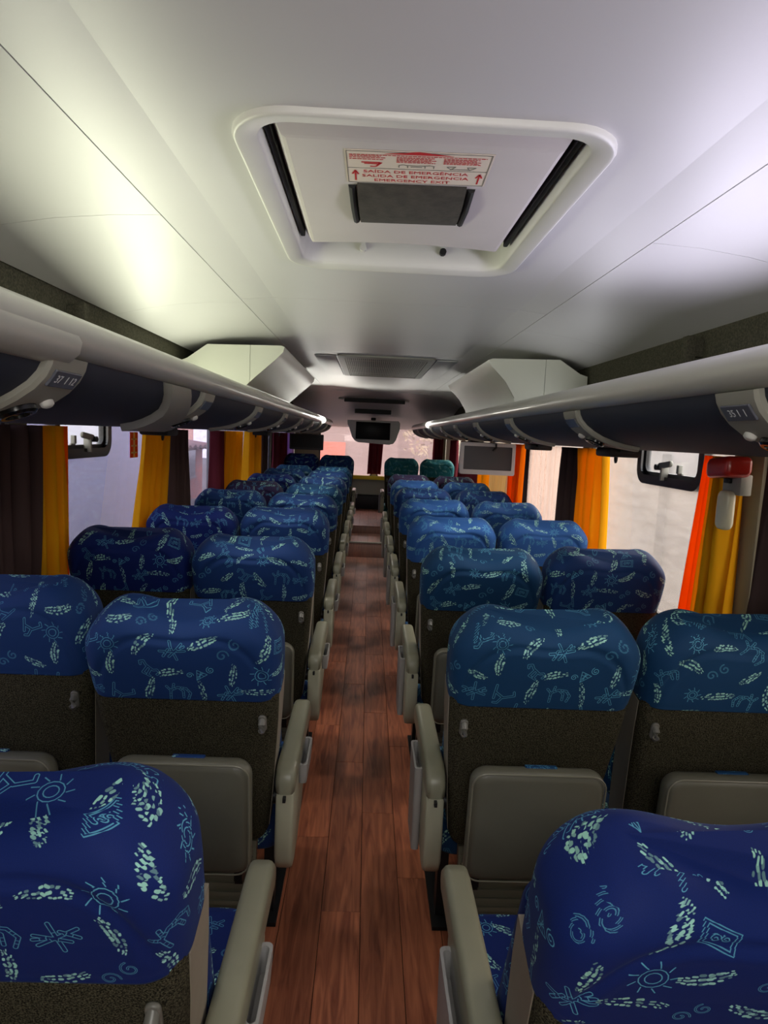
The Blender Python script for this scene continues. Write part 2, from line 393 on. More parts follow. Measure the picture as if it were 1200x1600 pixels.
M = {}
M['fabric'] = fabric_mat()
M['carpet'] = carpet_mat('seat_carpet', (21, 20, 16), (88, 84, 66), 430)
M['felt'] = carpet_mat('rack_felt', (70, 69, 58), (92, 90, 76), 160)
M['wood'] = plank_mat()
M['joint'] = plain('floor_joint', (42, 22, 18), .8)
M['vinyl'] = plain('calf_rest_vinyl', (98, 97, 84), .42, noise=.06, nscale=9, bump=.08, bscale=300)
M['piping'] = plain('piping', (120, 118, 102), .35)
M['arm'] = plain('armrest_plastic', (126, 125, 106), .34, noise=.05, nscale=14)
M['armside'] = plain('armrest_side_plastic', (158, 157, 136), .42, noise=.05, nscale=10)
M['bin'] = plain('bin_plastic', (150, 148, 146), .4)
M['tan'] = plain('tan_side_vinyl', (142, 134, 120), .55, noise=.05, nscale=12)
M['hook'] = plain('hook_plastic', (104, 103, 96), .35)
M['foot'] = plain('footrest_plastic', (112, 111, 94), .5)
M['steel'] = plain('dark_steel', (38, 38, 40), .45, metal=.6)
M['black'] = plain('black_rubber', (14, 14, 14), .6)
M['gloss_black'] = plain('gloss_black', (9, 9, 10), .18)
M['screen'] = plain('monitor_glass', (12, 12, 14), .4, spec=.2)
M['screen2'] = plain('dusty_monitor_glass', (62, 62, 66), .32)
M['ceil'] = plain('ceiling_laminate', (205, 204, 203), .42, noise=.015, nscale=3, spec=.45)
M['seam'] = plain('ceiling_backing', (70, 70, 66), .9)
M['white'] = plain('white_plastic', (214, 213, 206), .38, noise=.02, nscale=8)
M['cream'] = plain('cream_lid', (206, 200, 196), .5, noise=.03, nscale=6)
M['grey'] = plain('grey_plastic', (150, 149, 138), .55, noise=.03, nscale=8)
M['rail'] = plain('rack_rail_plastic', (184, 183, 174), .36, noise=.03, nscale=4, coat=.2)
M['navy'] = plain('rack_panel', (44, 49, 64), .72, noise=.08, nscale=6)
M['duct'] = plain('duct_laminate', (196, 198, 184), .4, noise=.02, nscale=5)
M['foam'] = plain('handle_foam', (64, 60, 52), .9, noise=.25, nscale=40, bump=.4, bscale=200)
M['paper'] = plain('sticker_film', (226, 214, 196), .45)
M['red'] = plain('red_ink', (196, 40, 44), .5)
M['redplastic'] = plain('red_plastic', (214, 52, 38), .3, coat=.3)
M['ink'] = plain('grey_ink', (110, 108, 100), .5)
M['whiteink'] = plain('white_ink', (206, 208, 212), .5)
M['numglass'] = plain('number_window', (92, 94, 104), .25)
M['wall'] = plain('side_laminate', (150, 148, 134), .55, noise=.03, nscale=5)
M['pillar'] = plain('pillar_cover', (138, 134, 112), .5, noise=.03, nscale=6)
M['rearpanel'] = plain('rear_panel', (150, 152, 138), .5, noise=.03, nscale=4)
M['rubber'] = plain('window_rubber', (28, 27, 26), .5)
M['yellowstrip'] = plain('yellow_band', (226, 204, 40), .5)
M['clearplastic'] = plain('milky_plastic', (226, 220, 190), .25)
M['glass_left'] = glassy('left_glass', (205, 205, 222), .20, (206, 200, 206), .11)
M['glass_right'] = glassy('right_glass', (246, 240, 234), .22, (192, 188, 186))
M['glass_rear'] = glassy('rear_glass', (250, 236, 236), .22, (200, 184, 184))
M['yellow'] = cloth('yellow_curtain', (255, 190, 36), .42)
M['orange'] = cloth('orange_curtain', (255, 130, 18), .5)
M['dark'] = cloth('dark_curtain', (84, 68, 66), .2)
M['maroon'] = cloth('maroon_curtain', (124, 56, 66), .3)
M['lilac'] = cloth('lilac_curtain', (206, 176, 224), .5)
M['pale'] = cloth('pale_curtain', (226, 204, 160), .5)

# ------------------------------------------------------------------ shell of the bus
XL, XR = -1.20, 1.25                        # inner faces of the side walls
Y0, Y1 = -1.1, 10.4

floor = tag(box('floor', XL - .05, XR + .05, Y0, 7.70, -.06, -.0045, M['joint']), kind='structure')
PW = .1225
def planks(x0, x1, ya, yb, z, parent, ph):
    i = 0; x = -.088 - PW * 9
    while x < x1:
        xa, xb = max(x, x0), min(x + PW, x1)
        if xb - xa > .02:
            y = ya - ((i * 37 + ph) % 90) / 100.0
            while y < yb:
                a, b = max(y, ya), min(y + .92, yb)
                if b - a > .03:
                    me = box_me(-(xb - xa) / 2 + .0009, (xb - xa) / 2 - .0009, -(b - a) / 2 + .0009, (b - a) / 2 - .0009, -.005, 0, .0008, 1)
                    link('plank', me, M['wood'], parent, loc=((xa + xb) / 2, (a + b) / 2, z))
                y += .92
        i += 1; x += PW
planks(XL + .01, XR - .01, Y0, 7.69, 0, floor, 11)

step = tag(box('floor', XL - .05, XR + .05, 7.70, 8.40, -.06, .180, M['joint']), kind='structure')
planks(-.30, .34, 7.71, 8.40, .187, step, 40)
box('riser', -.30, .34, 7.685, 7.70, 0, .172, M['wood'], step, .002)
box('nosing', -.30, .34, 7.68, 7.715, .172, .190, M['grey'], step, .004)
step2 = tag(box('floor', XL - .05, XR + .05, 8.40, Y1, -.06, .280, M['joint']), kind='structure')
planks(-.30, .34, 8.41, Y1 - .02, .287, step2, 5)
box('riser', -.30, .34, 8.388, 8.40, .188, .275, M['wood'], step2, .002)
box('nosing', -.30, .34, 8.383, 8.412, .272, .290, M['wood'], step2, .003)

roof = tag(box('roof', XL - .06, XR + .06, Y0, Y1 + .1, 2.14, 2.20, M['seam']), kind='structure')

# ---- ceiling: trunk panels in the middle, curved cove panels above the racks
ceiling = tag(link('ceiling', loft([[(x, y, z) for x, z in ((-1.02, 1.915), (-.80, 1.965), (-.50, 1.986), (.65, 1.986), (.95, 1.965), (1.17, 1.905), (1.17, 1.925), (.95, 1.985), (.65, 2.0), (-.50, 2.0), (-.80, 1.985), (-1.02, 1.935))] for y in (2.2, 10.39)]), M['seam']), kind='structure')
HX0, HX1, HY0, HY1 = -.253, .402, 1.06, 2.00     # outer edge of the hatch frame
def slab(prof, ya, yb, th=.005):
    lo = [(x, z) for x, z in prof]; hi = [(x, z + th) for x, z in reversed(prof)]
    return loft([[(x, y, z) for x, z in lo + hi] for y in (ya, yb)])
mid = [(-.505, 1.968), (-.383, 1.980), (.546, 1.980), (.656, 1.968)]
def multi(mes):
    bm = bmesh.new()
    for me in mes: bm.from_mesh(me); bpy.data.meshes.remove(me)
    me = bpy.data.meshes.new('multi'); bm.to_mesh(me); bm.free(); return me
link('panel', slab(mid, Y0, .726), M['ceil'], ceiling)
hx0, hx1, hy0, hy1 = HX0 + .042, HX1 - .042, HY0 + .042, HY1 - .042
link('panel', multi([slab(mid, .729, hy0), slab(mid, hy1, 2.50), slab([mid[0], mid[1], (hx0, 1.98)], hy0, hy1), slab([(hx1, 1.98), mid[2], mid[3]], hy0, hy1)]), M['ceil'], ceiling)
link('panel', slab(mid, 2.503, 4.02), M['ceil'], ceiling)
link('panel', slab(mid, 4.023, 7.40), M['ceil'], ceiling)
coveL = [(-.5075, 1.9675), (-.62, 1.962), (-.75, 1.949), (-.88, 1.926), (-1.0, 1.897)]
coveR = [(.6585, 1.9675), (.78, 1.961), (.90, 1.946), (1.03, 1.920), (1.15, 1.885)]
for prof, cuts in ((coveL, (Y0, 1.575, 2.56, 5.6, 8.8)), (coveR, (Y0, 1.585, 2.9, 5.6, 8.8))):
    for a, b in zip(cuts[:-1], cuts[1:]):
        link('panel', slab(prof, a + .001, b - .001), M['ceil'], ceiling, smooth=True, angle=30)
rear_prof = [(7.402, 1.980), (7.8, 1.965), (8.2, 1.925), (8.6, 1.870), (8.9, 1.820), (9.15, 1.760), (9.4, 1.700), (9.8, 1.640), (10.2, 1.615), (10.38, 1.61)]
link('panel', loft([[(x, y, z - (abs(x - .07) ** 2) * .03) for y, z in rear_prof] + [(x, y, z - (abs(x - .07) ** 2) * .03 + .006) for y, z in reversed(rear_prof)] for x in (-1.1, -.75, -.4, 0, .4, .8, 1.2)]), M['ceil'], ceiling, smooth=True, angle=30)

# ---- side walls: panel below the windows, band above, pillars between
def side_wall(side, X, wins):
    s = -1 if side == 'left' else 1
    a, b = sorted((X, X + s * .06))
    w = tag(box('wall_' + side, a, b, Y0, Y1, 0, .76, M['wall']), kind='structure')
    box('upper_panel', a, b, Y0, Y1, 1.62, 2.14, M['felt'], w)
    edges = [Y0] + [e for p in wins for e in p] + [Y1]
    for i in range(0, len(edges), 2):
        box('pillar', a, b, edges[i], edges[i + 1], .76, 1.62, M['pillar'], w, .012)
    return w
WINL = [(.95, 2.18), (2.30, 3.70), (3.82, 5.02), (5.16, 6.50), (6.62, 7.95), (8.08, 9.60)]
WINR = [(.70, 2.00), (2.17, 3.62), (3.74, 5.06), (5.18, 6.52), (6.64, 7.95), (8.08, 9.40)]
side_wall('left', XL, WINL); side_wall('right', XR, WINR)
wn = [0]
def ring_me(P, Q, x0, x1):
    """frame between outlines P (outer) and Q (inner) in (y, z), from x0 to x1"""
    return loft([[(x0, *p) for p in P], [(x1, *p) for p in P], [(x1, *q) for q in Q], [(x0, *q) for q in Q], [(x0, *p) for p in P]], cap=False)
def window(side, ya, yb, glass, hopper=None):
    s = -1 if side == 'left' else 1; X = XL if side == 'left' else XR
    wn[0] += 1
    yc, zc, w, h = (ya + yb) / 2, 1.19, yb - ya, .86
    P = [(yc + p[0], zc + p[1]) for p in rrect(w, h, .05)]; Q = [(yc + p[0], zc + p[1]) for p in rrect(w - .04, h - .04, .04)]
    root = tag(link('window_%d' % wn[0], ring_me(P, Q, X + s * .015, X + s * .045), M['rubber']), kind='structure')
    xg = X + s * .030
    if not hopper:
        box('pane', xg - .002, xg + .002, ya + .01, yb - .01, zc - h / 2 + .01, zc + h / 2 - .01, glass, root)
    else:
        h0, h1, z0, z1 = hopper
        hc, hz = (h0 + h1) / 2, (z0 + z1) / 2
        A = rrect(w - .02, h - .02, .01, 6); B = rrect(h1 - h0, z1 - z0, .07, 6)
        link('pane', ring_me([(yc + p[0], zc + p[1]) for p in A], [(hc + p[0], hz + p[1]) for p in B], xg - .002, xg + .002), glass, root)
        Pq = [(hc + p[0], hz + p[1]) for p in rrect(h1 - h0 + .01, z1 - z0 + .01, .075)]; Qq = [(hc + p[0], hz + p[1]) for p in rrect(h1 - h0 - .07, z1 - z0 - .07, .045)]
        fr = link('hopper_frame', ring_me(Pq, Qq, xg - s * .030, xg + s * .012), M['gloss_black'], root)
        Q2 = [(hc + p[0], hz + p[1]) for p in rrect(h1 - h0 - .10, z1 - z0 - .10, .035)]
        link('inner_gasket', ring_me(Qq, Q2, xg - s * .014, xg + s * .008), M['rubber'], fr)
        box('hopper_pane', xg - .002, xg + .002, h0 + .04, h1 - .04, z0 + .04, z1 - .04, M['glass_hopper'], root)
        zl = z0 + .075
        lt = link('latch', multi([pad_me(rrect(.115, .026, .012, 4), .016, .006, lambda u, v_, w_: (xg - s * (.036 + w_), hc + u, zl + .012 + v_ - u * .12)),
                                  box_me(*sorted((xg - s * .012, xg - s * .045)), hc + .010, hc + .024, z0 + .02, zl + .01, .003)]), M['grey'], root, smooth=True)
        link('latch_knob', tube_me([(xg - s * .02, hc + .05, zl), (xg - s * .055, hc + .05, zl)], .013, 10), M['black'], lt, smooth=True)
        link('keeper', multi([box_me(*sorted((xg - s * .004, xg - s * .022)), hc - .09, hc - .07, zl - .02, zl + .015, .003), box_me(*sorted((xg - s * .004, xg - s * .012)), hc - .10, hc - .06, zl - .028, zl - .018, .002)]), M['grey'], lt, smooth=True)
M['glass_hopper'] = glassy('hopper_glass', (250, 250, 250), .06, (240, 240, 240))
for i, (a, b) in enumerate(WINL): window('left', a, b, M['glass_left'], (2.50, 3.03, 1.335, 1.60) if i == 1 else None)
for i, (a, b) in enumerate(WINR): window('right', a, b, M['glass_right'], (2.37, 2.95, 1.325, 1.60) if i == 1 else None)

# ---- unseen wall added behind the camera to cut sky light, open above
front = tag(box('wall_light_block', XL - .06, XR + .06, Y0 - .06, Y0, 0, 1.25, M['wall']), kind='structure')
box('header', XL - .06, XR + .06, Y0 - .06, Y0, 1.80, 2.20, M['wall'], front)
for a, b in ((XL - .06, -.95), (.95, XR + .06)): box('pillar', a, b, Y0 - .06, Y0, 1.25, 1.80, M['pillar'], front)

# ---- rear wall with its two windows
rear = tag(box('wall_rear', XL, XR, Y1, Y1 + .06, .28, .80, M['rearpanel']), kind='structure')
box('upper_panel', XL, XR, Y1, Y1 + .06, 1.62, 2.14, M['white'], rear)
for a, b in ((XL, -.80), (1.18, XR)): box('pillar', a, b, Y1, Y1 + .06, .80, 1.62, M['pillar'], rear, .01)
box('mullion', .06, .14, Y1, Y1 + .06, .80, 1.62, M['pillar'], rear, .01)
box('kick_panel', -.45, .50, Y1 - .10, Y1, .288, .52, M['steel'], rear, .02)
box('sill', -.80, 1.18, Y1 - .12, Y1, .775, .80, M['rearpanel'], rear, .008)
for a, b in ((-.80, .06), (.14, 1.18)):
    wn[0] += 1
    P = [((a + b) / 2 + p[0], 1.21 + p[1]) for p in rrect(b - a, .82, .04)]; Q = [((a + b) / 2 + p[0], 1.21 + p[1]) for p in rrect(b - a - .04, .78, .03)]
    yy = Y1 + .01
    rt = tag(link('window_%d' % wn[0], loft([[(p[0], yy, p[1]) for p in P], [(p[0], yy + .03, p[1]) for p in P], [(p[0], yy + .03, p[1]) for p in Q], [(p[0], yy, p[1]) for p in Q], [(p[0], yy, p[1]) for p in P]], cap=False), M['rubber']), kind='structure')
    box('pane', a + .01, b - .01, yy + .012, yy + .016, .81, 1.61, M['glass_rear'], rt)
yb_ = tag(box('warning_band', -.30, .36, Y1 - .135, Y1 - .121, .772, .835, M['yellowstrip'], None, .003), 'yellow band along the sill of the rear window at the end of the aisle', 'band')

# ------------------------------------------------------------------ emergency roof hatch
hatch = tag(empty('roof_hatch', ((HX0 + HX1) / 2, (HY0 + HY1) / 2, 1.98)), 'white emergency escape hatch with a red printed label in the ceiling', 'hatch')
hw, hl = HX1 - HX0, HY1 - HY0
def ringz(levels):
    """levels: (inset, radius, z)"""
    return [[(p[0], p[1], z) for p in rrect(hw - 2 * i, hl - 2 * i, max(rd, .004), 8)] for i, rd, z in levels]
link('frame', loft(ringz([(0, .105, .004), (0, .105, -.008), (.002, .103, -.0115), (.006, .099, -.0125), (.010, .096, -.0115), (.040, .066, -.006), (.044, .062, -.002), (.046, .060, .006), (.050, .057, .055), (.052, .056, .080)]), cap=False), M['white'], hatch, smooth=True, angle=60)
box('well_top', -hw / 2 + .03, hw / 2 - .03, -hl / 2 + .03, hl / 2 - .03, .078, .084, M['grey'], hatch)
# the lid is a tray: sloped sides run down to a flat face
lz = .002
lid_rings = []
for (x0, x1, y0, y1, z) in ((-.266, .262, -.440, .255, .046), (-.266, .262, -.435, .254, .034), (-.247, .244, -.363, .249, lz + .002), (-.240, .237, -.356, .246, lz)):
    rg = []
    for t in np.linspace(0, 1, 9): rg.append((x0 + (x1 - x0) * t, y0, z))
    for t in np.linspace(0, 1, 9):
        rg.append((x1 + (x0 - x1) * t, y1 - .028 * (1 - (2 * t - 1) ** 2), z))
    lid_rings.append(rg)
lid = link('lid', loft(lid_rings), M['cream'], hatch)
for x in (-.272, .268): box('seal', x - .006, x + .006, -.40, .25, .016, .045, M['black'], hatch, .003)
flg = link('rear_flange', loft([[(x, .30 - .035 * max(0, 1 - abs(x - .02) / .16) ** .5, z) for x in np.linspace(-.17, .20, 11)] + [(x, .34, z) for x in np.linspace(.20, -.17, 11)] for z in (.050, .056)]), M['grey'], hatch)
for x, m in ((-.115, M['white']), (.118, M['black'])):
    link('screw', tube_me([(x, .405, .04), (x, .422, .04)], .010, 10), m, hatch, smooth=True)
# dark foam hand pad
cxl, cyl = (HX0 + HX1) / 2, (HY0 + HY1) / 2
pz = lz - .004
hp = [(-.055 - cxl, 1.355 - cyl), (.184 - cxl, 1.345 - cyl), (.190 - cxl, 1.578 - cyl), (-.049 - cxl, 1.592 - cyl)]
def quad_map(q, u, w):
    a = Vector(q[0]).lerp(Vector(q[1]), u); b = Vector(q[3]).lerp(Vector(q[2]), u); return a.lerp(b, w)
rings = []
for k in range(9):
    w = k / 8; bulge = .016 * math.sin(PI * w) ** .5 if 0 < k < 8 else 0
    row = [quad_map(hp, u, w) for u in np.linspace(.04, .96, 7)]
    rings.append([(p.x, p.y, lz - .001 - bulge) for p in row] + [(p.x, p.y, lz + .004) for p in reversed(row)])
padh = link('hand_grip', loft(rings), M['foam'], lid, smooth=True, angle=50)
for u in (-.005, 1.005):
    a, b = quad_map(hp, u, .05), quad_map(hp, u, .95)
    link('grip_end', tube_me([(a.x, a.y, lz), (a.x * .5 + b.x * .5, a.y * .5 + b.y * .5, lz - .008), (b.x, b.y, lz)], .008, 8), M['black'], lid, smooth=True)
# label: x to the right, text top towards the near edge of the hatch, read from below
st = [(-.066 - cxl, 1.203 - cyl), (.203 - cxl, 1.193 - cyl), (.207 - cxl, 1.336 - cyl), (-.065 - cxl, 1.350 - cyl)]
label = link('label', fix(mesh('label', [(*st[k], lz - .0002) for k in range(4)] + [(*st[k], lz - .0012) for k in range(4)], [(0, 1, 2, 3), (4, 5, 6, 7), (0, 1, 5, 4), (1, 2, 6, 5), (2, 3, 7, 6), (3, 0, 4, 7)])), M['paper'], hatch)
LZ = lz - .0016
def lab_pt(u, w, dz=0): p = quad_map(st, u, w); return Vector((p.x, p.y, LZ + dz))
ex = (lab_pt(1, .5) - lab_pt(0, .5)).normalized(); ez = Vector((0, 0, -1)); ey = ez.cross(ex)
LW = (lab_pt(1, .5) - lab_pt(0, .5)).length; LH = (lab_pt(.5, 1) - lab_pt(.5, 0)).length
def lab_text(body, u, w, size, width, m='red'): text('print', body, size, M[m], label, frame4(lab_pt(u, w), ex, ey, ez), ext=.0001, width=width)
lab_text('SAÍDA DE EMERGÊNCIA', .49, .625, .0125, .200)
lab_text('SALIDA DE EMERGENCIA', .49, .765, .0125, .206)
lab_text('EMERGENCY EXIT', .47, .905, .0125, .148)
def strokes(name, lines, wd, m, parent):
    V, Fc = [], []
    for p, q in lines:
        p, q = Vector(p), Vector(q); t = (q - p).normalized() if (q - p).length > 1e-9 else Vector((1, 0, 0)); n = t.cross(Vector((0, 0, 1))) * wd / 2
        b = len(V)
        for dz in (0, .0003):
            V += [p + n - Vector((0, 0, dz)), p - n - Vector((0, 0, dz)), q - n - Vector((0, 0, dz)), q + n - Vector((0, 0, dz))]
        Fc += [(b, b + 1, b + 2, b + 3), (b + 4, b + 5, b + 6, b + 7), (b, b + 1, b + 5, b + 4), (b + 1, b + 2, b + 6, b + 5), (b + 2, b + 3, b + 7, b + 6), (b + 3, b, b + 4, b + 7)]
    return link(name, fix(mesh(name, V, Fc)), M[m], parent)
L = lambda a, b: (lab_pt(*a), lab_pt(*b))
strokes('rule', [L((.012, .52), (.985, .52)), L((.012, .03), (.985, .03)), L((.012, .03), (.012, .985)), L((.985, .03), (.985, .985)), L((.012, .985), (.985, .985))], .0011, 'ink', label)
for u in (.065, .94):
    strokes('arrow', [L((u, .92), (u, .62)), L((u, .60), (u - .022, .72)), L((u, .60), (u + .022, .72))], .0030, 'red', label)
wdg = [lab_pt(.27, .085), lab_pt(.50, .0, 0), lab_pt(.73, .085)]
link('wedge', fix(mesh('wedge', [*wdg, *[p - Vector((0, 0, .0004)) for p in wdg]], [(0, 1, 2), (3, 4, 5), (0, 1, 4, 3), (1, 2, 5, 4), (2, 0, 3, 5)])), M['red'], label)
fp = []
rl = random.Random(3)
for u0, u1, ws in ((.03, .97, (.125,)), (.03, .30, (.16, .20, .25)), (.35, .64, (.17, .205, .24, .275, .31)), (.67, .95, (.17, .205, .24, .275, .31))):
    for w in ws:
        u = u0
        e = u1 - rl.uniform(0, .06)
        while u < e:
            du = rl.uniform(.012, .03); fp.append(L((u, w), (min(u + du, e), w))); u += du + .006
tag(strokes('fine_print', fp, .0022, 'red', label), kind='stuff')
strokes('pictogram', [L((.11, .34), (.24, .34)), L((.13, .38), (.22, .38)), L((.17, .46), (.21, .46)), L((.21, .46), (.25, .34)), L((.24, .34), (.22, .40))], .0035, 'red', label)
strokes('pictogram', [L((.37, .47), (.37, .40)), L((.37, .40), (.40, .38)), L((.40, .38), (.43, .40)), L((.43, .40), (.43, .47)), L((.43, .40), (.55, .40)), L((.55, .40), (.55, .47)), L((.55, .40), (.58, .38)), L((.58, .38), (.61, .40)), L((.61, .40), (.61, .47)), L((.45, .44), (.53, .44))], .0014, 'ink', label)
strokes('pictogram', [L((.70, .40), (.73, .48)), L((.73, .48), (.76, .39)), L((.76, .39), (.70, .40)), L((.84, .40), (.86, .48)), L((.86, .48), (.90, .40)), L((.90, .40), (.84, .40)), L((.74, .47), (.86, .47))], .0016, 'ink', label)

# ------------------------------------------------------------------ return-air grille further along the ceiling
gr = tag(empty('air_grille', (.09, 4.82, 1.98)), 'wide slotted air return grille in the ceiling beyond the hatch', 'vent')
P = rrect(.63, 1.36, .03); Q = rrect(.54, 1.22, .012)
link('frame', loft([[(x, y, .002) for x, y in P], [(x, y, -.010) for x, y in P], [(x, y, -.014) for x, y in Q], [(x, y, .004) for x, y in Q]], cap=False), M['grey'], gr)
box('backing', -.30, .30, -.65, .65, -.001, .001, M['black'], gr)
tag(link('slats', join_boxes([(-.262 + .0134 * k - .0042, -.262 + .0134 * k + .0042, -.61, .61, -.011, -.003) for k in range(40)]), M['grey'], gr), kind='stuff')
for x in (-.16, 0.0, .17): box('cross_bar', -.265, .265, x * 2.6 - .006, x * 2.6 + .006, -.006, -.002, M['grey'], gr)
for s in (-1, 1): box('side_cover', *sorted((s * .325, s * .462)), -.62, .68, -.007, -.001, M['ceil'], gr, .002)

# ------------------------------------------------------------------ air duct housings over the racks
def duct(side, label, y0, y1, prof, seamx):
    t = tag(empty('duct_housing', (prof[0][0], y0, prof[0][1])), label, 'duct cover')
    o = Vector(t.location)
    link('cover', sweep_y([(p[0] - o.x, p[1] - o.z) for p in prof], [(.012, lambda a, b: (a, b)), (y1 - y0, lambda a, b: (a, b))]), M['duct'], t, smooth=True, angle=30)
    for (xa, xb) in seamx:
        pl = clip_x(prof, xa, xb)
        link('end_panel', loft([[(p[0] - o.x, y, p[1] - o.z) for p in pl] for y in (-.012, .010)]), M['duct'], t)
    return t
def clip_x(poly, xa, xb):
    def cut(P, x, keep_gt):
        out = []
        for a, b in zip(P, P[1:] + P[:1]):
            ia, ib = (a[0] >= x) == keep_gt, (b[0] >= x) == keep_gt
            if ia: out.append(a)
            if ia != ib:
                t = (x - a[0]) / (b[0] - a[0]); out.append((x, a[1] + t * (b[1] - a[1])))
        return out
    return cut(cut(poly, xa, True), xb, False)
dl = [(-1.0, 1.66), (-1.0, 1.815), (-.952, 1.835), (-.852, 1.908), (-.47, 1.918), (-.455, 1.912), (-.462, 1.885), (-.50, 1.845), (-.545, 1.805), (-.60, 1.755), (-.645, 1.712), (-.66, 1.66)]
duct('left', 'pale duct cover bulging over the left luggage rack, catching the light', 3.40, 5.22, dl, ((-1.01, -.632), (-.630, -.40)))
dr = [(1.13, 1.66), (1.13, 1.835), (1.09, 1.846), (.98, 1.915), (.625, 1.905), (.605, 1.897), (.620, 1.868), (.655, 1.835), (.70, 1.79), (.752, 1.708), (.76, 1.66)]
duct('right', 'dim duct cover over the right luggage rack, its end in shadow', 3.40, 5.12, dr, ((.59, .905), (.907, 1.14)))

# ------------------------------------------------------------------ luggage racks
CX = .065
railp = [(.600, .166), (.570, .172), (.545, .168), (.528, .157), (.519, .142), (.517, .126), (.524, .111), (.538, .102), (.560, .099), (.600, .104)]
panc = [(.546, .101), (.549, .088), (.557, .073), (.572, .057), (.595, .041), (.625, .027), (.66, .016), (.70, .007), (.75, .000), (.82, -.006), (.95, -.010), (1.16, -.010)]
def rack(side, label, yend, first):
    s = -1 if side == 'left' else 1
    t = tag(empty('luggage_rack', (s * 1.15 + .03, 0, HC - .01)), label, 'luggage rack')
    T = Vector(t.location)
    def fy(y):
        k = max(0.0, (y - (yend - .55)) / .55); b = .30 * k ** 2.5; h = .0 * k
        return lambda o, z: (CX + s * (o + b) - T.x, HC + z + h - T.z)
    ys = [Y0, 0, 2, 4, 6, yend - .55] + [yend - .55 + .55 * k / 8 for k in range(1, 9)]
    link('rail', sweep_y(railp, [(y, fy(y)) for y in ys]), M['rail'], t, smooth=True, angle=50)
    shelf = [(.605, .060), (1.10, .060), (1.10, .045), (.605, .045)]
    link('shelf', sweep_y(shelf, [(y, fy(y)) for y in (Y0, yend - .55)]), M['felt'], t)
    box('back_panel', *sorted((CX + s * 1.075 - T.x, CX + s * 1.09 - T.x)), Y0, 8.8, .07, .43, M['felt'], t)
    # curved skin under the rack, one panel per bay
    back = [(o + (.010 if o < .7 else 0), z + .010) for o, z in reversed(panc)]
    cuts = [Y0] + [first + .878 * k for k in range(-1, 10) if first + .878 * k < yend - .2] + [yend]
    for a, b in zip(cuts[:-1], cuts[1:]):
        n = 1 if b < yend - .5 else 5
        st_ = [(a + .003 + (b - a - .006) * k / n) for k in range(n + 1)]
        link('panel', sweep_y(panc + back, [(y, fy(y)) for y in st_]), M['navy'], t, smooth=True, angle=40)
    # service units (reading light, air nozzle, seat number) over each joint
    def strip(yc, w0, w1, w2, shift, off, upto, name, m):
        pts = [p for p in panc if p[0] <= upto]; n = len(pts); rings = []
        for i, (o, z) in enumerate(pts):
            a = pts[max(i - 1, 0)]; b = pts[min(i + 1, n - 1)]
            tx, tz = b[0] - a[0], b[1] - a[1]; l_ = math.hypot(tx, tz); nx, nz = tz / l_, -tx / l_     # outward: towards the aisle and down
            u = i / (n - 1); hwid = w0 + (w1 - w0) * u / .5 if u < .5 else w1 + (w2 - w1) * (u - .5) / .5
            y = yc + shift * u ** 1.5
            f = fy(y); row = []
            for yy, dd in ((y - hwid, -.002), (y - hwid, off * .6), (y - hwid + .006, off), (y + hwid - .006, off), (y + hwid, off * .6), (y + hwid, -.002)):
                X, Z = f(o + nx * dd, z + nz * dd); row.append((X, yy, Z))
            rings.append(row)
        return link(name, loft(rings), m, t, smooth=True, angle=35)
    def on_skin(i, y, off):
        o, z = panc[i]; a, b = panc[i - 1], panc[i + 1]
        tx, tz = b[0] - a[0], b[1] - a[1]; l_ = math.hypot(tx, tz); nx, nz = tz / l_, -tx / l_
        X, Z = fy(y)(o + nx * off, z + nz * off)
        return Vector((X, y, Z)), Vector((s * nx, 0, nz)).normalized(), Vector((s * tx / l_, 0, tz / l_))
    k = -1
    while first + .878 * k < yend - .15:
        yc = first + .878 * k
        big = k < 4
        u = strip(yc, .062, .060, .022, 0, .014, .78, 'service_unit', M['grey'])
        if -1 < k < 6:
            p, nrm, tn = on_skin(2, yc, .0145)
            q = frame4(p, Vector((0, -s, 0)) if s < 0 else Vector((0, -s, 0)), -tn, nrm)
            # face axes: ex along y (towards the reader's right), ey up the skin
            exv = Vector((0, 1, 0)) if s < 0 else Vector((0, -1, 0)); eyv = nrm.cross(exv)
            q = frame4(p, exv, eyv, nrm)
            nb = link('number_window', box_me(-.042, .042, -.015, .015, -.002, .0025, .0015), M['numglass'], u); nb.matrix_local = q
            if k < 3:
                body = {('left', 0): '37  1 12', ('right', 0): '35 1  I'}.get((side, k))
                if body: text('number_print', body, .014, M['whiteink'], u, frame4(p + nrm * .003, exv, eyv, nrm), ext=.0002)
            p, nrm, tn = on_skin(5, yc, .014); eyv = nrm.cross(exv); q = frame4(p, exv, eyv, nrm)
            nz_ = link('air_nozzle', loft([[(rr * math.cos(2 * PI * j / 20), rr * math.sin(2 * PI * j / 20), h) for j in range(20)] for rr, h in ((.030, -.002), (.030, .006), (.026, .010), (.020, .010), (.018, .002), (.010, .001), (.008, .007), (.004, .008))]), M['gloss_black'], u, smooth=True, angle=35); nz_.matrix_local = q
            p, nrm, tn = on_skin(4, yc + .030, .014); eyv = nrm.cross(exv); q = frame4(p, exv, eyv, nrm)
            rl_ = link('reading_light', loft([[(rr * math.cos(2 * PI * j / 14), rr * .75 * math.sin(2 * PI * j / 14), h) for j in range(14)] for rr, h in ((.014, -.002), (.013, .005), (.008, .008), (.003, .0085))]), M['white'], u, smooth=True, angle=60); rl_.matrix_local = q
        k += 1
    if side == 'left':
        strip(1.60, .085, .10, .19, .38, .020, .80, 'joint_bracket', M['grey'])
        led = [(.520, .135), (.512, .122), (.516, .104), (.532, .090), (.556, .084), (.575, .092), (.575, .125)]
        link('rail_cover', sweep_y(led, [(y, fy(y)) for y in (Y0, 1.02)]), M['rail'], t, smooth=True, angle=50)
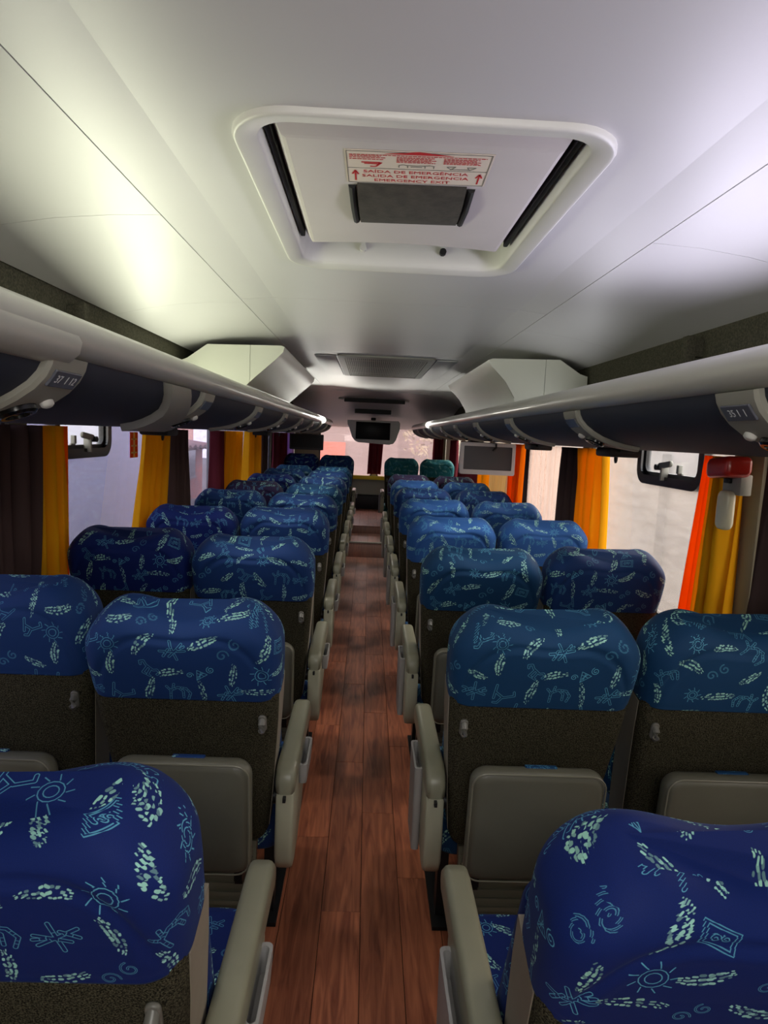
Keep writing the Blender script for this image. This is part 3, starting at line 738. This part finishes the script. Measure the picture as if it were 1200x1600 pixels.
    for y in (2.2, 6.2) if side == 'left' else (2.25, 6.2):
        b = .03
        xa = CX + s * 1.03 - T.x
        link('support', multi([box_me(xa - .018, xa + .018, y - .02, y + .02, .06, .40, .006), box_me(*sorted((xa, xa + s * .07)), y - .012, y + .012, .33, .39, .004)]), M['felt'], t, smooth=True)
    for (yl, x) in ((2.74, .95), (5.2, .93)) if side == 'left' else ((2.42, .88), (3.57, .88), (5.7, .88)):
        X = CX + s * x - T.x
        link('speaker_box', multi([box_me(X - .06, X + .06, yl - .075, yl + .075, -.030, .004, .01), box_me(X - .03, X + .03, yl - .10, yl + .10, -.012, .002, .004)]), M['black'], t, smooth=True)
    return t
rack('left', 'long luggage rack on the left with dark panels, big joint bracket and pale rail', 8.45, 1.03)
rack('right', 'long luggage rack on the right with slate blue panels and glossy pale rail', 9.45, 1.06)

# ------------------------------------------------------------------ monitors
def monitor(label, x0, x1, z0, z1, y, bez, case, screen, rx=0.0, rz=0.0):
    w, h = x1 - x0, z1 - z0
    t = tag(empty('monitor', ((x0 + x1) / 2, y, z1), rz), label, 'monitor'); t.rotation_euler = (rx, 0, rz)
    P = rrect(w, h, .012); Q = rrect(w - 2 * bez, h - 2 * bez - .01, .005)
    link('bezel', loft([[(a, .035, b - h / 2) for a, b in P], [(a, -.004, b - h / 2) for a, b in P], [(a * .99, -.010, b * .99 - h / 2) for a, b in P], [(a, -.010, b - h / 2 + .004) for a, b in Q], [(a, -.003, b - h / 2 + .004) for a, b in Q]], cap=False), case, t)
    box('screen', -w / 2 + bez * .8, w / 2 - bez * .8, -.004, .002, -h + bez * .8, -bez * .8, screen, t)
    box('back_cover', -w / 2 + .015, w / 2 - .015, .030, .060, -h + .02, -.02, case, t, .012)
    box('hinge_arm', -.06, .06,   .010, .040, -.02, .004, M['steel'], t, .005)
    return t
monitor('small black screen hanging below the far end of the left luggage rack', -.897, -.515, 1.285, 1.462, 7.30, .014, M['steel'], M['screen'])
t = monitor('large pale framed screen folded down under the right luggage rack', .630, 1.010, 1.245, 1.464, 4.40, .024, M['cream'], M['screen2'])
link('hook', tube_me([(.05, -.02, -.005), (.05, -.025, -.03), (.03, -.025, -.055)], .007, 8), M['black'], t, smooth=True)
rm = tag(empty('rear_monitor', (.05, 9.22, 1.685)), 'screen in a rounded pale housing above the end of the aisle', 'monitor')
hp_ = [(-.37, .0), (-.37, -.055), (-.345, -.10), (-.295, -.24), (-.255, -.290), (-.20, -.312), (.24, -.330), (.30, -.310), (.335, -.26), (.385, -.10), (.385, -.02), (.36, .01)]
link('housing', pad_me(hp_, .06, .016, lambda u, v_, w_: (u, .02 + w_, v_)), M['white'], rm, smooth=True, angle=50)
box('screen', -.245, .245, -.020, -.008, -.265, -.020, M['screen'], rm, .004)
box('camera_pod', -.035, .035, -.05, .0, .005, .045, M['black'], rm, .012)


# dark slots in the ceiling above the rear screen
def slot(label, xa, xb, y, z, th, bow):
    n = 12; rows = []
    for y_, in ((y,), (y + .10,)):
        up = [(xa + (xb - xa) * k / n, y_, z + th / 2 + bow * (1 - (2 * k / n - 1) ** 2)) for k in range(n + 1)]
        dn = [(xb + (xa - xb) * k / n, y_, z - th / 2) for k in range(n + 1)]
        rows.append(up + dn)
    return tag(link('air_slot', loft(rows), M['black']), label, 'vent')
s1 = slot('long bowed black air slot high on the rear ceiling', -.33, .43, 8.10, 1.905, .040, .022)
for x in (-.37, .45): box('end_clip', x - .03, x + .03, 8.12, 8.16, 1.908, 1.925, M['white'], s1, .004)
slot('short black slot in the ceiling just above the rear screen', -.21, .285, 8.82, 1.800, .056, .004)

# ------------------------------------------------------------------ curtains
def curtain(label, wall, top, bot, m, folds, amp=.038, z0=.70, z1=1.462, x=None, seed=0, cat='curtain', name='curtain', tie=None, group=None):
    """hangs in a fold wave along y (side walls) or along x (rear)"""
    rg = random.Random(seed); nu, nz = folds * 10, 12
    ph = [rg.uniform(0, 6.28) for _ in range(4)]
    V, Fc = [], []
    for j in range(nz + 1):
        w = j / nz; z = z0 + (z1 - z0) * w
        a, b = bot[0] + (top[0] - bot[0]) * w, bot[1] + (top[1] - bot[1]) * w
        for i in range(nu + 1):
            u = i / nu
            o = amp * (math.sin(2 * PI * folds * u + ph[0] + .5 * math.sin(3 * w + ph[1])) + .35 * math.sin(2 * PI * folds * 1.7 * u + ph[2] + w)) * (.75 + .25 * (1 - w))
            p = a + (b - a) * (u + .012 * math.sin(2 * PI * folds * u * 2 + ph[3]))
            V.append((p, x + o, z) if wall == 'rear' else (x + o, p, z))
    for j in range(nz):
        for i in range(nu):
            q = j * (nu + 1) + i; Fc.append((q, q + 1, q + nu + 2, q + nu + 1))
    o = link(name, mesh('curtain', V, Fc), m, smooth=True, angle=180)
    md = o.modifiers.new('thickness', 'SOLIDIFY'); md.thickness = .003
    tag(o, label, cat, group)
    if tie:
        y, z = tie; s = -1 if x < 0 else 1
        link('tie_button', loft([[(x - s * (.040 + h), y + rr * math.cos(2 * PI * k / 16), z + 1.5 * rr * math.sin(2 * PI * k / 16)) for k in range(16)] for rr, h in ((.016, 0), (.016, .006), (.010, .009))]), M['black'], o, smooth=True)
    return o
xl, xr = -1.155, 1.205
curtain('dark brown curtain nearest the camera on the left side', 'left', (1.70, 2.235), (1.70, 2.215), M['dark'], 6, x=xl, seed=1)
curtain('golden curtain beside the nearest dark curtain, left of the hopper window', 'left', (2.245, 2.44), (2.23, 2.470), M['yellow'], 3, x=xl, seed=2)
curtain('narrow orange curtain edge next to the nearest golden left curtain', 'left', (2.452, 2.50), (2.484, 2.496), M['orange'], 1, amp=.010, x=xl - .01, seed=3)
curtain('golden curtain swept forward beside the small red sign on the left window', 'left', (3.33, 3.70), (3.12, 3.56), M['yellow'], 4, amp=.026, x=xl, seed=4, tie=(3.50, 1.425))
curtain('dark curtain just beyond the swept golden curtain on the left', 'left', (3.74, 4.06), (3.70, 4.10), M['dark'], 4, x=xl, seed=5)
curtain('slim maroon curtain at the far edge of the window showing a brick house', 'left', (4.82, 5.10), (4.80, 5.08), M['maroon'], 2, x=xl, seed=6)
curtain('golden curtain two windows past the red sign on the left', 'left', (5.14, 5.74), (5.12, 5.66), M['yellow'], 5, x=xl, seed=7)
curtain('golden curtain furthest along the left side, with a black tie button', 'left', (6.08, 6.85), (6.0, 6.75), M['yellow'], 5, x=xl, seed=8, tie=(6.35, 1.43))
curtain('dark curtain just past the furthest golden curtain on the left', 'left', (6.88, 7.18), (6.85, 7.15), M['dark'], 3, x=xl, seed=9)
curtain('dark curtain beside the far left screen, with a black tie button', 'left', (7.92, 8.95), (7.92, 8.9), M['maroon'], 6, x=xl, seed=10, tie=(7.98, 1.44))
curtain('lilac lit curtain behind the far left screen', 'left', (8.98, 9.75), (8.98, 9.75), M['lilac'], 4, x=xl, seed=11, tie=(9.1, 1.45))
curtain('dark curtain nearest the camera on the right side', 'right', (1.30, 1.89), (1.20, 1.965), M['dark'], 6, x=xr, seed=12)
curtain('bright orange curtain edge by the right hopper window', 'right', (2.215, 2.285), (2.255, 2.385), M['orange'], 2, amp=.010, x=xr + .005, seed=13)
curtain('golden curtain with orange lining folds under the red hammer box', 'right', (2.06, 2.20), (2.055, 2.235), M['yellow'], 3, x=xr, seed=14)
curtain('golden curtain on the far side of the right hopper window', 'right', (3.26, 3.62), (3.20, 3.55), M['yellow'], 4, x=xr, seed=15, tie=(2.99, 1.425))
curtain('dark curtain just beyond the golden curtain past the right hopper window', 'right', (3.62, 3.92), (3.55, 3.92), M['dark'], 3, x=xr, seed=16)
M['sheer'] = glassy('sheer_cloth', (252, 246, 242), .30, (250, 236, 232), gloss=0.0, streak=.2)
curtain('sheer white curtain over the window near the big framed screen', 'right', (3.98, 4.78), (3.96, 4.78), M['sheer'], 7, amp=.012, x=xr + .01, seed=17)
curtain('thin dark curtain strip between the sheer and orange curtains on the right', 'right', (4.79, 4.90), (4.79, 4.90), M['dark'], 1, amp=.010, x=xr, seed=18)
curtain('orange curtain just beside the big framed screen', 'right', (4.91, 5.28), (4.91, 5.30), M['orange'], 3, x=xr, seed=19)
curtain('pale cream curtain seen under the big framed screen', 'right', (5.40, 6.18), (5.40, 6.18), M['pale'], 5, x=xr, seed=20)
curtain('golden curtain seen under the big framed screen', 'right', (6.20, 6.80), (6.20, 6.80), M['yellow'], 4, x=xr, seed=21)
curtain('maroon curtain behind the big framed screen on the right', 'right', (6.85, 8.30), (6.85, 8.30), M['maroon'], 6, x=xr, seed=22)
curtain('maroon curtain at the far right window beside the rear pillar', 'right', (8.75, 9.15), (8.75, 9.15), M['maroon'], 3, x=xr - .01, seed=23)
curtain('maroon curtain gathered in the middle of the rear window', 'rear', (.01, .24), (-.01, .205), M['maroon'], 3, z0=.86, z1=1.56, x=Y1 - .10, seed=24)
curtain('maroon curtain at the right end of the rear window', 'rear', (1.03, 1.19), (1.02, 1.19), M['maroon'], 3, z0=.84, z1=1.56, x=Y1 - .10, seed=25)

# ------------------------------------------------------------------ small things on the side walls
hb = tag(empty('hammer_box', (1.20, 2.02, 1.43)), 'red plastic hammer box with a milky cover on the right window pillar', 'hammer box')
link('red_cap', pad_me(rrect(.125, .064, .018, 5), .085, .016, lambda u, v_, w_: (-.075 + w_, u - .045, v_ - u * .10)), M['redplastic'], hb, smooth=True, angle=60)
box('bracket', -.05, -.012, -.075, .025, -.085, -.020, M['grey'], hb, .004)
link('milky_cover', pad_me(rrect(.060, .125, .020, 5), .035, .012, lambda u, v_, w_: (-.062 + w_, u - .028, v_ - .135)), M['clearplastic'], hb, smooth=True, angle=60)
box('clip', -.062, -.05, -.03, .0, -.05, -.035, M['black'], hb, .002)
rs = tag(empty('exit_sign', (XL - .024, 3.385, 1.375)), 'small red and white sticker on the left window beside the golden curtain', 'sign')
box('sign_plate', -.001, .001, -.055, .055, -.066, .066, M['red'], rs)
for z in (.030, -.005, -.040):
    box('lettering', .001, .0016, -.040, .040, z - .004, z + .004, M['whiteink'], rs)
box('lettering', .001, .0016, -.012, .012, -.066, .066, M['whiteink'], rs)

# ------------------------------------------------------------------ seats
HH = .676                                    # length of the backrest above its hinge
cache = {}
def cap_me():
    """headrest: wide pillow with two ears, piped seam arch on the rear face"""
    n = 200; rings = []; uvs = []; vacc = 0.0; prev = None
    S = [.472, .475] + list(np.linspace(.480, .602, 40)) + [HH - .08 + .08 * math.sin(PI / 2 * k / 20) for k in range(2, 21)]
    for s in S:
        w = .2250 + .004 * math.sin(PI * min(1, (s - .47) / .2))
        rc = .074
        if s > HH - rc: w = w - rc + math.sqrt(max(0, rc * rc - (s - (HH - rc)) ** 2))
        tf, tb = .028, -.120 - .006 * math.sin(PI * min(1, max(0, (s - .48) / .2)))
        rt = .052
        sh = 0.0
        if s > HH - rt: sh = rt - math.sqrt(max(0, rt * rt - (s - (HH - rt)) ** 2))
        
        y0, y1 = tb + sh, tf - sh * .8
        w = max(w, .02); hd = max((y1 - y0) / 2, .004); yc = (y0 + y1) / 2
        pts = rrect(2 * w, 2 * hd, min(.052, hd * .96, w * .9), 9)
        # resample evenly
        P = pts + pts[:1]; acc = [0]
        for a, b in zip(P[:-1], P[1:]): acc.append(acc[-1] + math.hypot(b[0] - a[0], b[1] - a[1]))
        per = acc[-1]; row = []; ur = []; j = 0
        # begin at the middle of the front so that the texture seam is hidden
        start = next(a for a, p in zip(acc, P) if p[1] >= hd - 1e-6) + (w - min(.052, hd * .96, w * .9))
        for k in range(n):
            q = (start + per * k / n) % per
            j = max(i for i in range(len(acc)) if acc[i] <= q + 1e-9); j = min(j, len(P) - 2)
            t = (q - acc[j]) / max(1e-9, acc[j + 1] - acc[j])
            x, y = P[j][0] + (P[j + 1][0] - P[j][0]) * t, P[j][1] + (P[j + 1][1] - P[j][1]) * t
            f = max(0, (s - .50) / (HH - .50)) ** 1.3
            ear = .016 * math.exp(-((abs(x) - .135) / .07) ** 2) - .012 * math.exp(-(x / .08) ** 2) - .010 * max(0, abs(x) - .17) / .05
            yy = yc + y
            if yy < yc - hd * .3:
                fa = ((abs(x) / .200) ** 3.0 + (max(0, s - .42) / .222) ** 3.0) ** (1 / 3.0) - 1; fade = min(1, max(0, (s - .49) / .05))
                dd = fa * .19
                yy += fade * (.0065 * math.exp(-(dd / .007) ** 2) + (.003 if dd < 0 else 0) * min(1, -dd / .02 if dd < 0 else 0))
            row.append((x, yy, s + ear * f)); ur.append((k / n - .5) * per)
        if prev: vacc += math.hypot(s - prev[0], y0 - prev[1])
        prev = (s, y0)
        rings.append(row); uvs.append((ur, vacc, per / 2))
    V = [p for r_ in rings for p in r_]; Fc = []; UV = []
    m = len(rings)
    for i in range(m - 1):
        for j in range(n):
            k = (j + 1) % n
            Fc.append((i * n + j, i * n + k, (i + 1) * n + k, (i + 1) * n + j))
            u0, u1 = uvs[i][0][j], (uvs[i][0][k] if k else uvs[i][2])
            UV += [(u0, uvs[i][1]), (u1, uvs[i][1]), (u1, uvs[i + 1][1]), (u0, uvs[i + 1][1])]
    Fc.append(tuple(range(n - 1, -1, -1))); UV += [(0, 0)] * n
    Fc.append(tuple((m - 1) * n + j for j in range(n))); UV += [(V[(m - 1) * n + j][0], V[(m - 1) * n + j][1]) for j in range(n)]
    me = bpy.data.meshes.new('headrest'); me.from_pydata(V, [], Fc); me.update()
    l = me.uv_layers.new(name='UVMap'); l.data.foreach_set('uv', [c for p in UV for c in p])
    return me
def uv_box(me):
    l = me.uv_layers.new(name='UVMap')
    for p in me.polygons:
        a = max(range(3), key=lambda k: abs(p.normal[k])); ij = [(1, 2), (0, 2), (0, 1)][a]
        for li in p.loop_indices:
            co = me.vertices[me.loops[li].vertex_index].co; l.data[li].uv = (co[ij[0]], co[ij[1]])
    return me
def shell_me():
    rings = []
    for s, w in ((.0, .178), (.02, .186), (.12, .196), (.25, .207), (.38, .217), (.475, .222), (.484, .221)):
        y0 = -.112 if s < .48 else -.110
        rings.append([(x, (y0 + .015) / 2 + y, s) for x, y in rrect(2 * w, .015 - y0, .030, 5)])
    return loft(rings)
def get(key, fn, mat, smooth=True, angle=45):
    if key not in cache:
        me = fn(); me.materials.append(M[mat])
        if smooth:
            for p in me.polygons: p.use_smooth = True
            if angle < 180: me.set_sharp_from_angle(angle=math.radians(angle))
        me.name = key; cache[key] = me
    return cache[key]
def part(name, me, parent, loc=(0, 0, 0), rx=0.0, color=None):
    o = bpy.data.objects.new(name, me); COL.objects.link(o); o.parent = parent; o.location = loc; o.rotation_euler = (rx, 0, 0)
    if color: o.color = color
    return o
def foot_me():
    bs = [(-.155, .155, -.012, .012, -.11, .11)]
    for k in range(9): bs.append((-.148, .148, -.019, -.012, -.098 + k * .0225, -.087 + k * .0225))
    return join_boxes(bs)
def open_bin(m):
    lv = ((.0, -.25 if m < 0 else -.06, .85), (.0, -.02, 1.0), (.0, 0, 1.0), (.005, 0, .95), (.004, -.05, .9))
    rings = []
    for i, z, k in lv:
        rings.append([(m * .033 + x * k, y * k, z) for x, y in rrect(.026 - 2 * i, .17 - 2 * i, .011 - i * .5, 5)])
    return loft(rings)
ARM_OUT = [(-.105, .550), (-.108, .590), (-.090, .614), (-.05, .624), (.30, .628), (.335, .620), (.355, .598), (.358, .570), (.345, .552), (.30, .556)]
SIDE_OUT = [(-.105, .552), (.24, .552), (.225, .47), (.14, .385), (.04, .34), (-.04, .325), (-.085, .335), (-.108, .372), (-.112, .45)]
def seat(x, dy, z, m, aisle, recl, color, label, group=None, yoff=0.0):
    """m = +1: the aisle lies on the +x side. dy = depth of the headrest face"""
    t = tag(empty('coach_seat', (x, dy + .23 + yoff, z)), label, 'seat', group)
    H = (0, 0, .42)
    part('headrest', get('headrest', cap_me, 'fabric', angle=180), t, H, recl, color)
    part('back_shell', get('back_shell', shell_me, 'carpet', angle=40), t, H, recl)
    part('back_cushion', get('back_cushion', lambda: uv_box(pad_me(rrect(.41, .46, .06), .07, .03, lambda u, v_, w_: (u, .045 + w_, v_ + .26))), 'fabric', angle=60), t, H, recl, color)
    part('seat_cushion', get('seat_cushion', lambda: uv_box(pad_me(rrect(.455, .43, .07), .15, .045, lambda u, v_, w_: (u, v_ + .205, .345 + w_))), 'fabric', angle=60), t, color=color)
    part('side_trim', get('side_trim%d' % m, lambda: loft([[(m * (w + .0015), yy, s) for yy, w in ((-.080, w0), (.012, w0))] + [(m * (w0 - .01), yy, s) for yy in (.012, -.080)] for s, w0 in ((.02, .186), (.12, .196), (.25, .207), (.38, .217), (.466, .222))]), 'tan', angle=30), t, H, recl)
    hk = part('coat_hook', get('coat_hook%d' % m, lambda: multi([pad_me([(m * .185 + a, b + .405) for a, b in rrect(.020, .048, .0098, 5)], .008, .003, lambda u, v_, w_: (u, -.116 + w_, v_)),
              tube_me([(m * .185, -.115, .418), (m * .185, -.128, .410), (m * .185, -.132, .396), (m * .185, -.126, .386)], [.008, .009, .009, .006], 8)]), 'hook'), t, H, recl)
    part('calf_rest', get('calf_rest', lambda: pad_me(rrect(.330, .305, .038, 6), .055, .020, lambda u, v_, w_: (u, -.235 + w_ - (v_) * .10, .535 + v_)), 'vinyl', angle=60), t)
    part('piping', get('piping', lambda: tube_me([(p[0] * .985, -.260 - p[1] * .10, .535 + p[1] * .985) for p in (lambda q: q + q[:2])(rrect(.330, .305, .036, 6))], .0022, 6, False), 'piping'), t)
    part('fabric_tab', get('fabric_tab', lambda: uv_box(box_me(-.030, .050, -.246, -.230, .682, .690, .003)), 'fabric'), t, color=color)
    for sx in (-.13, .13): part('calf_rest_arm', get('calf_rest_arm', lambda: join_boxes([(-.010, .010, -.205, .06, .33, .35), (-.010, .010, -.215, -.195, .345, .42)]), 'steel', False), t, (sx, 0, 0))
    part('foot_rest', get('foot_rest', foot_me, 'foot', False), t, (0, -.105, .262), math.radians(-14))
    for sx in (-.165, .165):
        part('leg', get('leg', lambda: multi([box_me(-.018, .018, .02, .42, .285, .312), box_me(-.016, .016, .10, .15, .0, .29), box_me(-.016, .016, .32, .37, .0, .29), box_me(-.03, .03, .05, .42, .0, .012)]), 'steel', False), t, (sx, 0, 0))
    if aisle:
        ax = m * (.236); AY = -.06
        a = part('armrest', get('armrest', lambda: pad_me(ARM_OUT, .052, .014, lambda u, v_, w_: (w_, u, v_)), 'arm', angle=70), t, (ax, AY, 0))
        sp = part('side_panel', get('side_panel', lambda: pad_me(SIDE_OUT, .046, .010, lambda u, v_, w_: (w_, u, v_)), 'armside', angle=50), t, (ax, AY, 0))
        part('joint_plate', get('joint_plate', lambda: join_boxes([(-.004, .004, -.1185, -.108, .536, .549), (-.004, .004, -.108, -.10, .536, .549)], .001), 'black', False), sp)
        part('litter_bin', get('litter_bin%d' % m, lambda: open_bin(m), 'bin', angle=50), t, (ax, .10 + AY, .568))
        part('pivot', get('pivot%d' % m, lambda: tube_me([(-m * .05, -.02, .50), (-m * .015, -.02, .50)], .022, 12), 'steel'), t, (ax, AY, 0))
    return t

def C(rgb): return lin(rgb)
ROYAL, BLUE, PETROL, LIT_BRIGHT, TEAL, PLUM = C((10, 32, 96)), C((20, 52, 104)), C((16, 58, 96)), C((40, 84, 146)), C((30, 104, 112)), C((44, 34, 66))  # the brighter blue: a lighter seat, and window light painted onto middle rows
DEP = [.70, 1.49, 2.37, 3.25, 4.13, 5.00, 5.88, 6.76, 7.64, 8.52]
ORD = ['nearest', 'second', 'third', 'fourth', 'fifth', 'sixth', 'seventh', 'eighth', 'ninth', 'tenth']
D = math.radians
XLA, XLW, XRA, XRW = -.415, -.885, .447, .925
LA = [(0, ROYAL, 17), (1, BLUE, 17), (2, BLUE, 15), (3, BLUE, 13), (4, BLUE, 15), (5, PETROL, 16), (6, BLUE, 16), (7, BLUE, 15), (8, PETROL, 14), (9, BLUE, 14)]
LWn = [(1, BLUE, 10), (2, ROYAL, 12), (3, ROYAL, 15), (4, BLUE, 13), (5, PLUM, 14), (6, ROYAL, 14), (7, BLUE, 13), (8, PETROL, 14), (9, ROYAL, 13)]
RA = [(0, ROYAL, 21), (1, PETROL, 16), (2, PETROL, 17), (3, LIT_BRIGHT, 16), (4, LIT_BRIGHT, 15), (5, BLUE, 15), (6, LIT_BRIGHT, 15), (7, PLUM, 15), (9, TEAL, 14)]
RW = [(1, PETROL, 15), (2, BLUE, 14), (3, LIT_BRIGHT, 15), (4, LIT_BRIGHT, 15), (5, BLUE, 15), (6, LIT_BRIGHT, 15), (7, PLUM, 15), (9, TEAL, 14)]
TONE = {id(ROYAL): 'royal blue', id(BLUE): 'blue', id(PETROL): 'petrol blue', id(LIT_BRIGHT): 'bright lit blue', id(TEAL): 'teal', id(PLUM): 'plum dark'}
def row_of(lst, x, m, aisle, side, place):
    last = lst[-1][0]
    for i, (k, col, a) in enumerate(lst):
        if k == last: w = 'last'
        else: w = ORD[i + (0 if lst[0][0] == 0 else 1)]
        extra = {('left', True, 0): ', cropped by the frame', ('right', True, 0): ', cropped by the frame'}.get((side, aisle, i), '')
        lab = f'{TONE[id(col)]} patterned seat, {place} of the {side} block, {w} row{extra}'
        zf = .11 if k == 9 else 0.0
        seat(x, DEP[k], 0 if k < 9 else zf, m, aisle, D(a), col, lab, f'patterned coach seats on the {side}')
row_of(LA, XLA, 1, True, 'left', 'aisle side'); row_of(LWn, XLW, 1, False, 'left', 'window side')
row_of(RA, XRA, -1, True, 'right', 'aisle side'); row_of(RW, XRW, -1, False, 'right', 'window side')
# ------------------------------------------------------------------ outside the windows
M['yard'] = plain('yard_ground', (104, 99, 92), .9, noise=.2, nscale=1.5)
M['greywall'] = plain('grey_wall', (146, 146, 160), .8, noise=.10, nscale=1.2)
M['palewall'] = plain('pale_wall', (138, 131, 126), .85, noise=.12, nscale=.8)
M['brick'] = plain('brick_red_wall', (150, 84, 66), .9, noise=.25, nscale=2.0)
M['roofred'] = plain('roof_sheet', (146, 104, 92), .7, noise=.2, nscale=1.5)
M['leaf'] = plain('leaf_green', (140, 138, 110), .8, noise=.3, nscale=3)
M['bark'] = plain('bark', (96, 76, 60), .9)
M['salmon'] = plain('salmon_render', (206, 150, 126), .85, noise=.08, nscale=.6)
M['orangepaint'] = plain('orange_paint', (222, 104, 72), .5)
tag(box('ground', -30, 30, -12, 60, -1.40, -1.30, M['yard']), kind='structure')
gw = tag(empty('garden_wall', (-3.5, 7.6, -1.3)), 'grey rendered wall outside the nearest left windows', 'wall')
box('wall_face', -.15, .15, -6.0, 2.9, 0, 4.6, M['greywall'], gw); box('coping', -.22, .22, -6.05, 2.95, 4.6, 4.72, M['palewall'], gw, .02)
ho = tag(empty('brick_house', (-8.0, 22.0, -1.3)), 'low brick house with a sheet roof outside the left windows', 'house')
box('house_wall', -2.5, 1.2, -4, 4.5, 0, 2.05, M['brick'], ho)
rf = link('house_roof', loft([[(x, y, z - .35 + .05 * math.sin(9 * y)) for y in np.linspace(-4.4, 4.9, 60)] + [(x, y, z - .45 + .05 * math.sin(9 * y)) for y in np.linspace(4.9, -4.4, 60)] for x, z in ((1.7, 2.45), (-.6, 2.75), (-2.9, 2.45))]), M['roofred'], ho)
for y in (-2.6, .2, 2.8):
    box('house_window', 1.19, 1.24, y - .5, y + .5, .9, 1.9, M['gloss_black'], ho); box('house_window_frame', 1.20, 1.26, y - .56, y + .56, .82, .90, M['palewall'], ho)
pw = tag(empty('pale_wall', (4.6, 10.5, -1.3)), 'long pale wall outside the right windows', 'wall')
box('wall_face', -.15, .15, -8.0, 9.5, 0, 2.9, M['palewall'], pw); box('coping', -.2, .2, -8.05, 9.55, 2.9, 3.0, M['palewall'], pw, .02)
for y in range(-7, 10, 3): box('buttress', -.28, -.15, y - .15, y + .15, 0, 2.7, M['palewall'], pw)
sb = tag(empty('salmon_building', (-17, 36, -1.3)), 'salmon building standing behind the low brick house', 'building')
box('building_wall', -4, 4, -12, 12, 0, 7, M['salmon'], sb); box('flat_roof', -4.2, 4.2, -12.2, 12.2, 7, 7.2, M['palewall'], sb)
sh = tag(empty('shed', (-1.2, 22, -1.3)), 'pale shed with orange door behind the rear window', 'building')
box('shed_wall', -4, 2.2, 0, 4, 0, 3.6, M['palewall'], sh); box('orange_door', -1.0, .4, -.06, 0, 0, 2.5, M['orangepaint'], sh); box('shed_roof', -4.3, 2.5, -.3, 4.3, 3.6, 3.75, M['roofred'], sh)
bw = tag(empty('boundary_wall', (6.5, 27, -1.3)), 'pale boundary wall behind the tree outside the rear window', 'wall')
box('wall_face', -9.5, 5, -.15, .15, 0, 6.4, M['palewall'], bw); box('coping', -9.6, 5.1, -.22, .22, 6.4, 6.55, M['roofred'], bw, .02)
tr = tag(empty('tree', (2.4, 17.5, -1.3)), 'leafy tree behind the right half of the rear window', 'tree')
link('trunk', tube_me([(0, 0, 0), (.05, 0, 1.2), (-.05, .1, 2.2), (.1, 0, 3.2)], [.14, .12, .09, .05], 8), M['bark'], tr, smooth=True)
V, Fc = [], []; rt_ = random.Random(5)
for k in range(900):
    a, b, rr = rt_.uniform(0, 2 * PI), rt_.gauss(0, .5), rt_.uniform(.3, 1.5)
    c = Vector((rr * math.cos(a), rr * math.sin(a) * .8, 2.9 + b * .9)); u = Vector((rt_.uniform(-1, 1), rt_.uniform(-1, 1), rt_.uniform(-1, 1))).normalized(); w = u.orthogonal().normalized(); s_l = rt_.uniform(.06, .13)
    i = len(V); V += [c - u * s_l, c + w * s_l * .4, c + u * s_l, c - w * s_l * .4]; Fc.append((i, i + 1, i + 2, i + 3))
tag(link('foliage', mesh('foliage', V, Fc), M['leaf'], tr), kind='stuff')
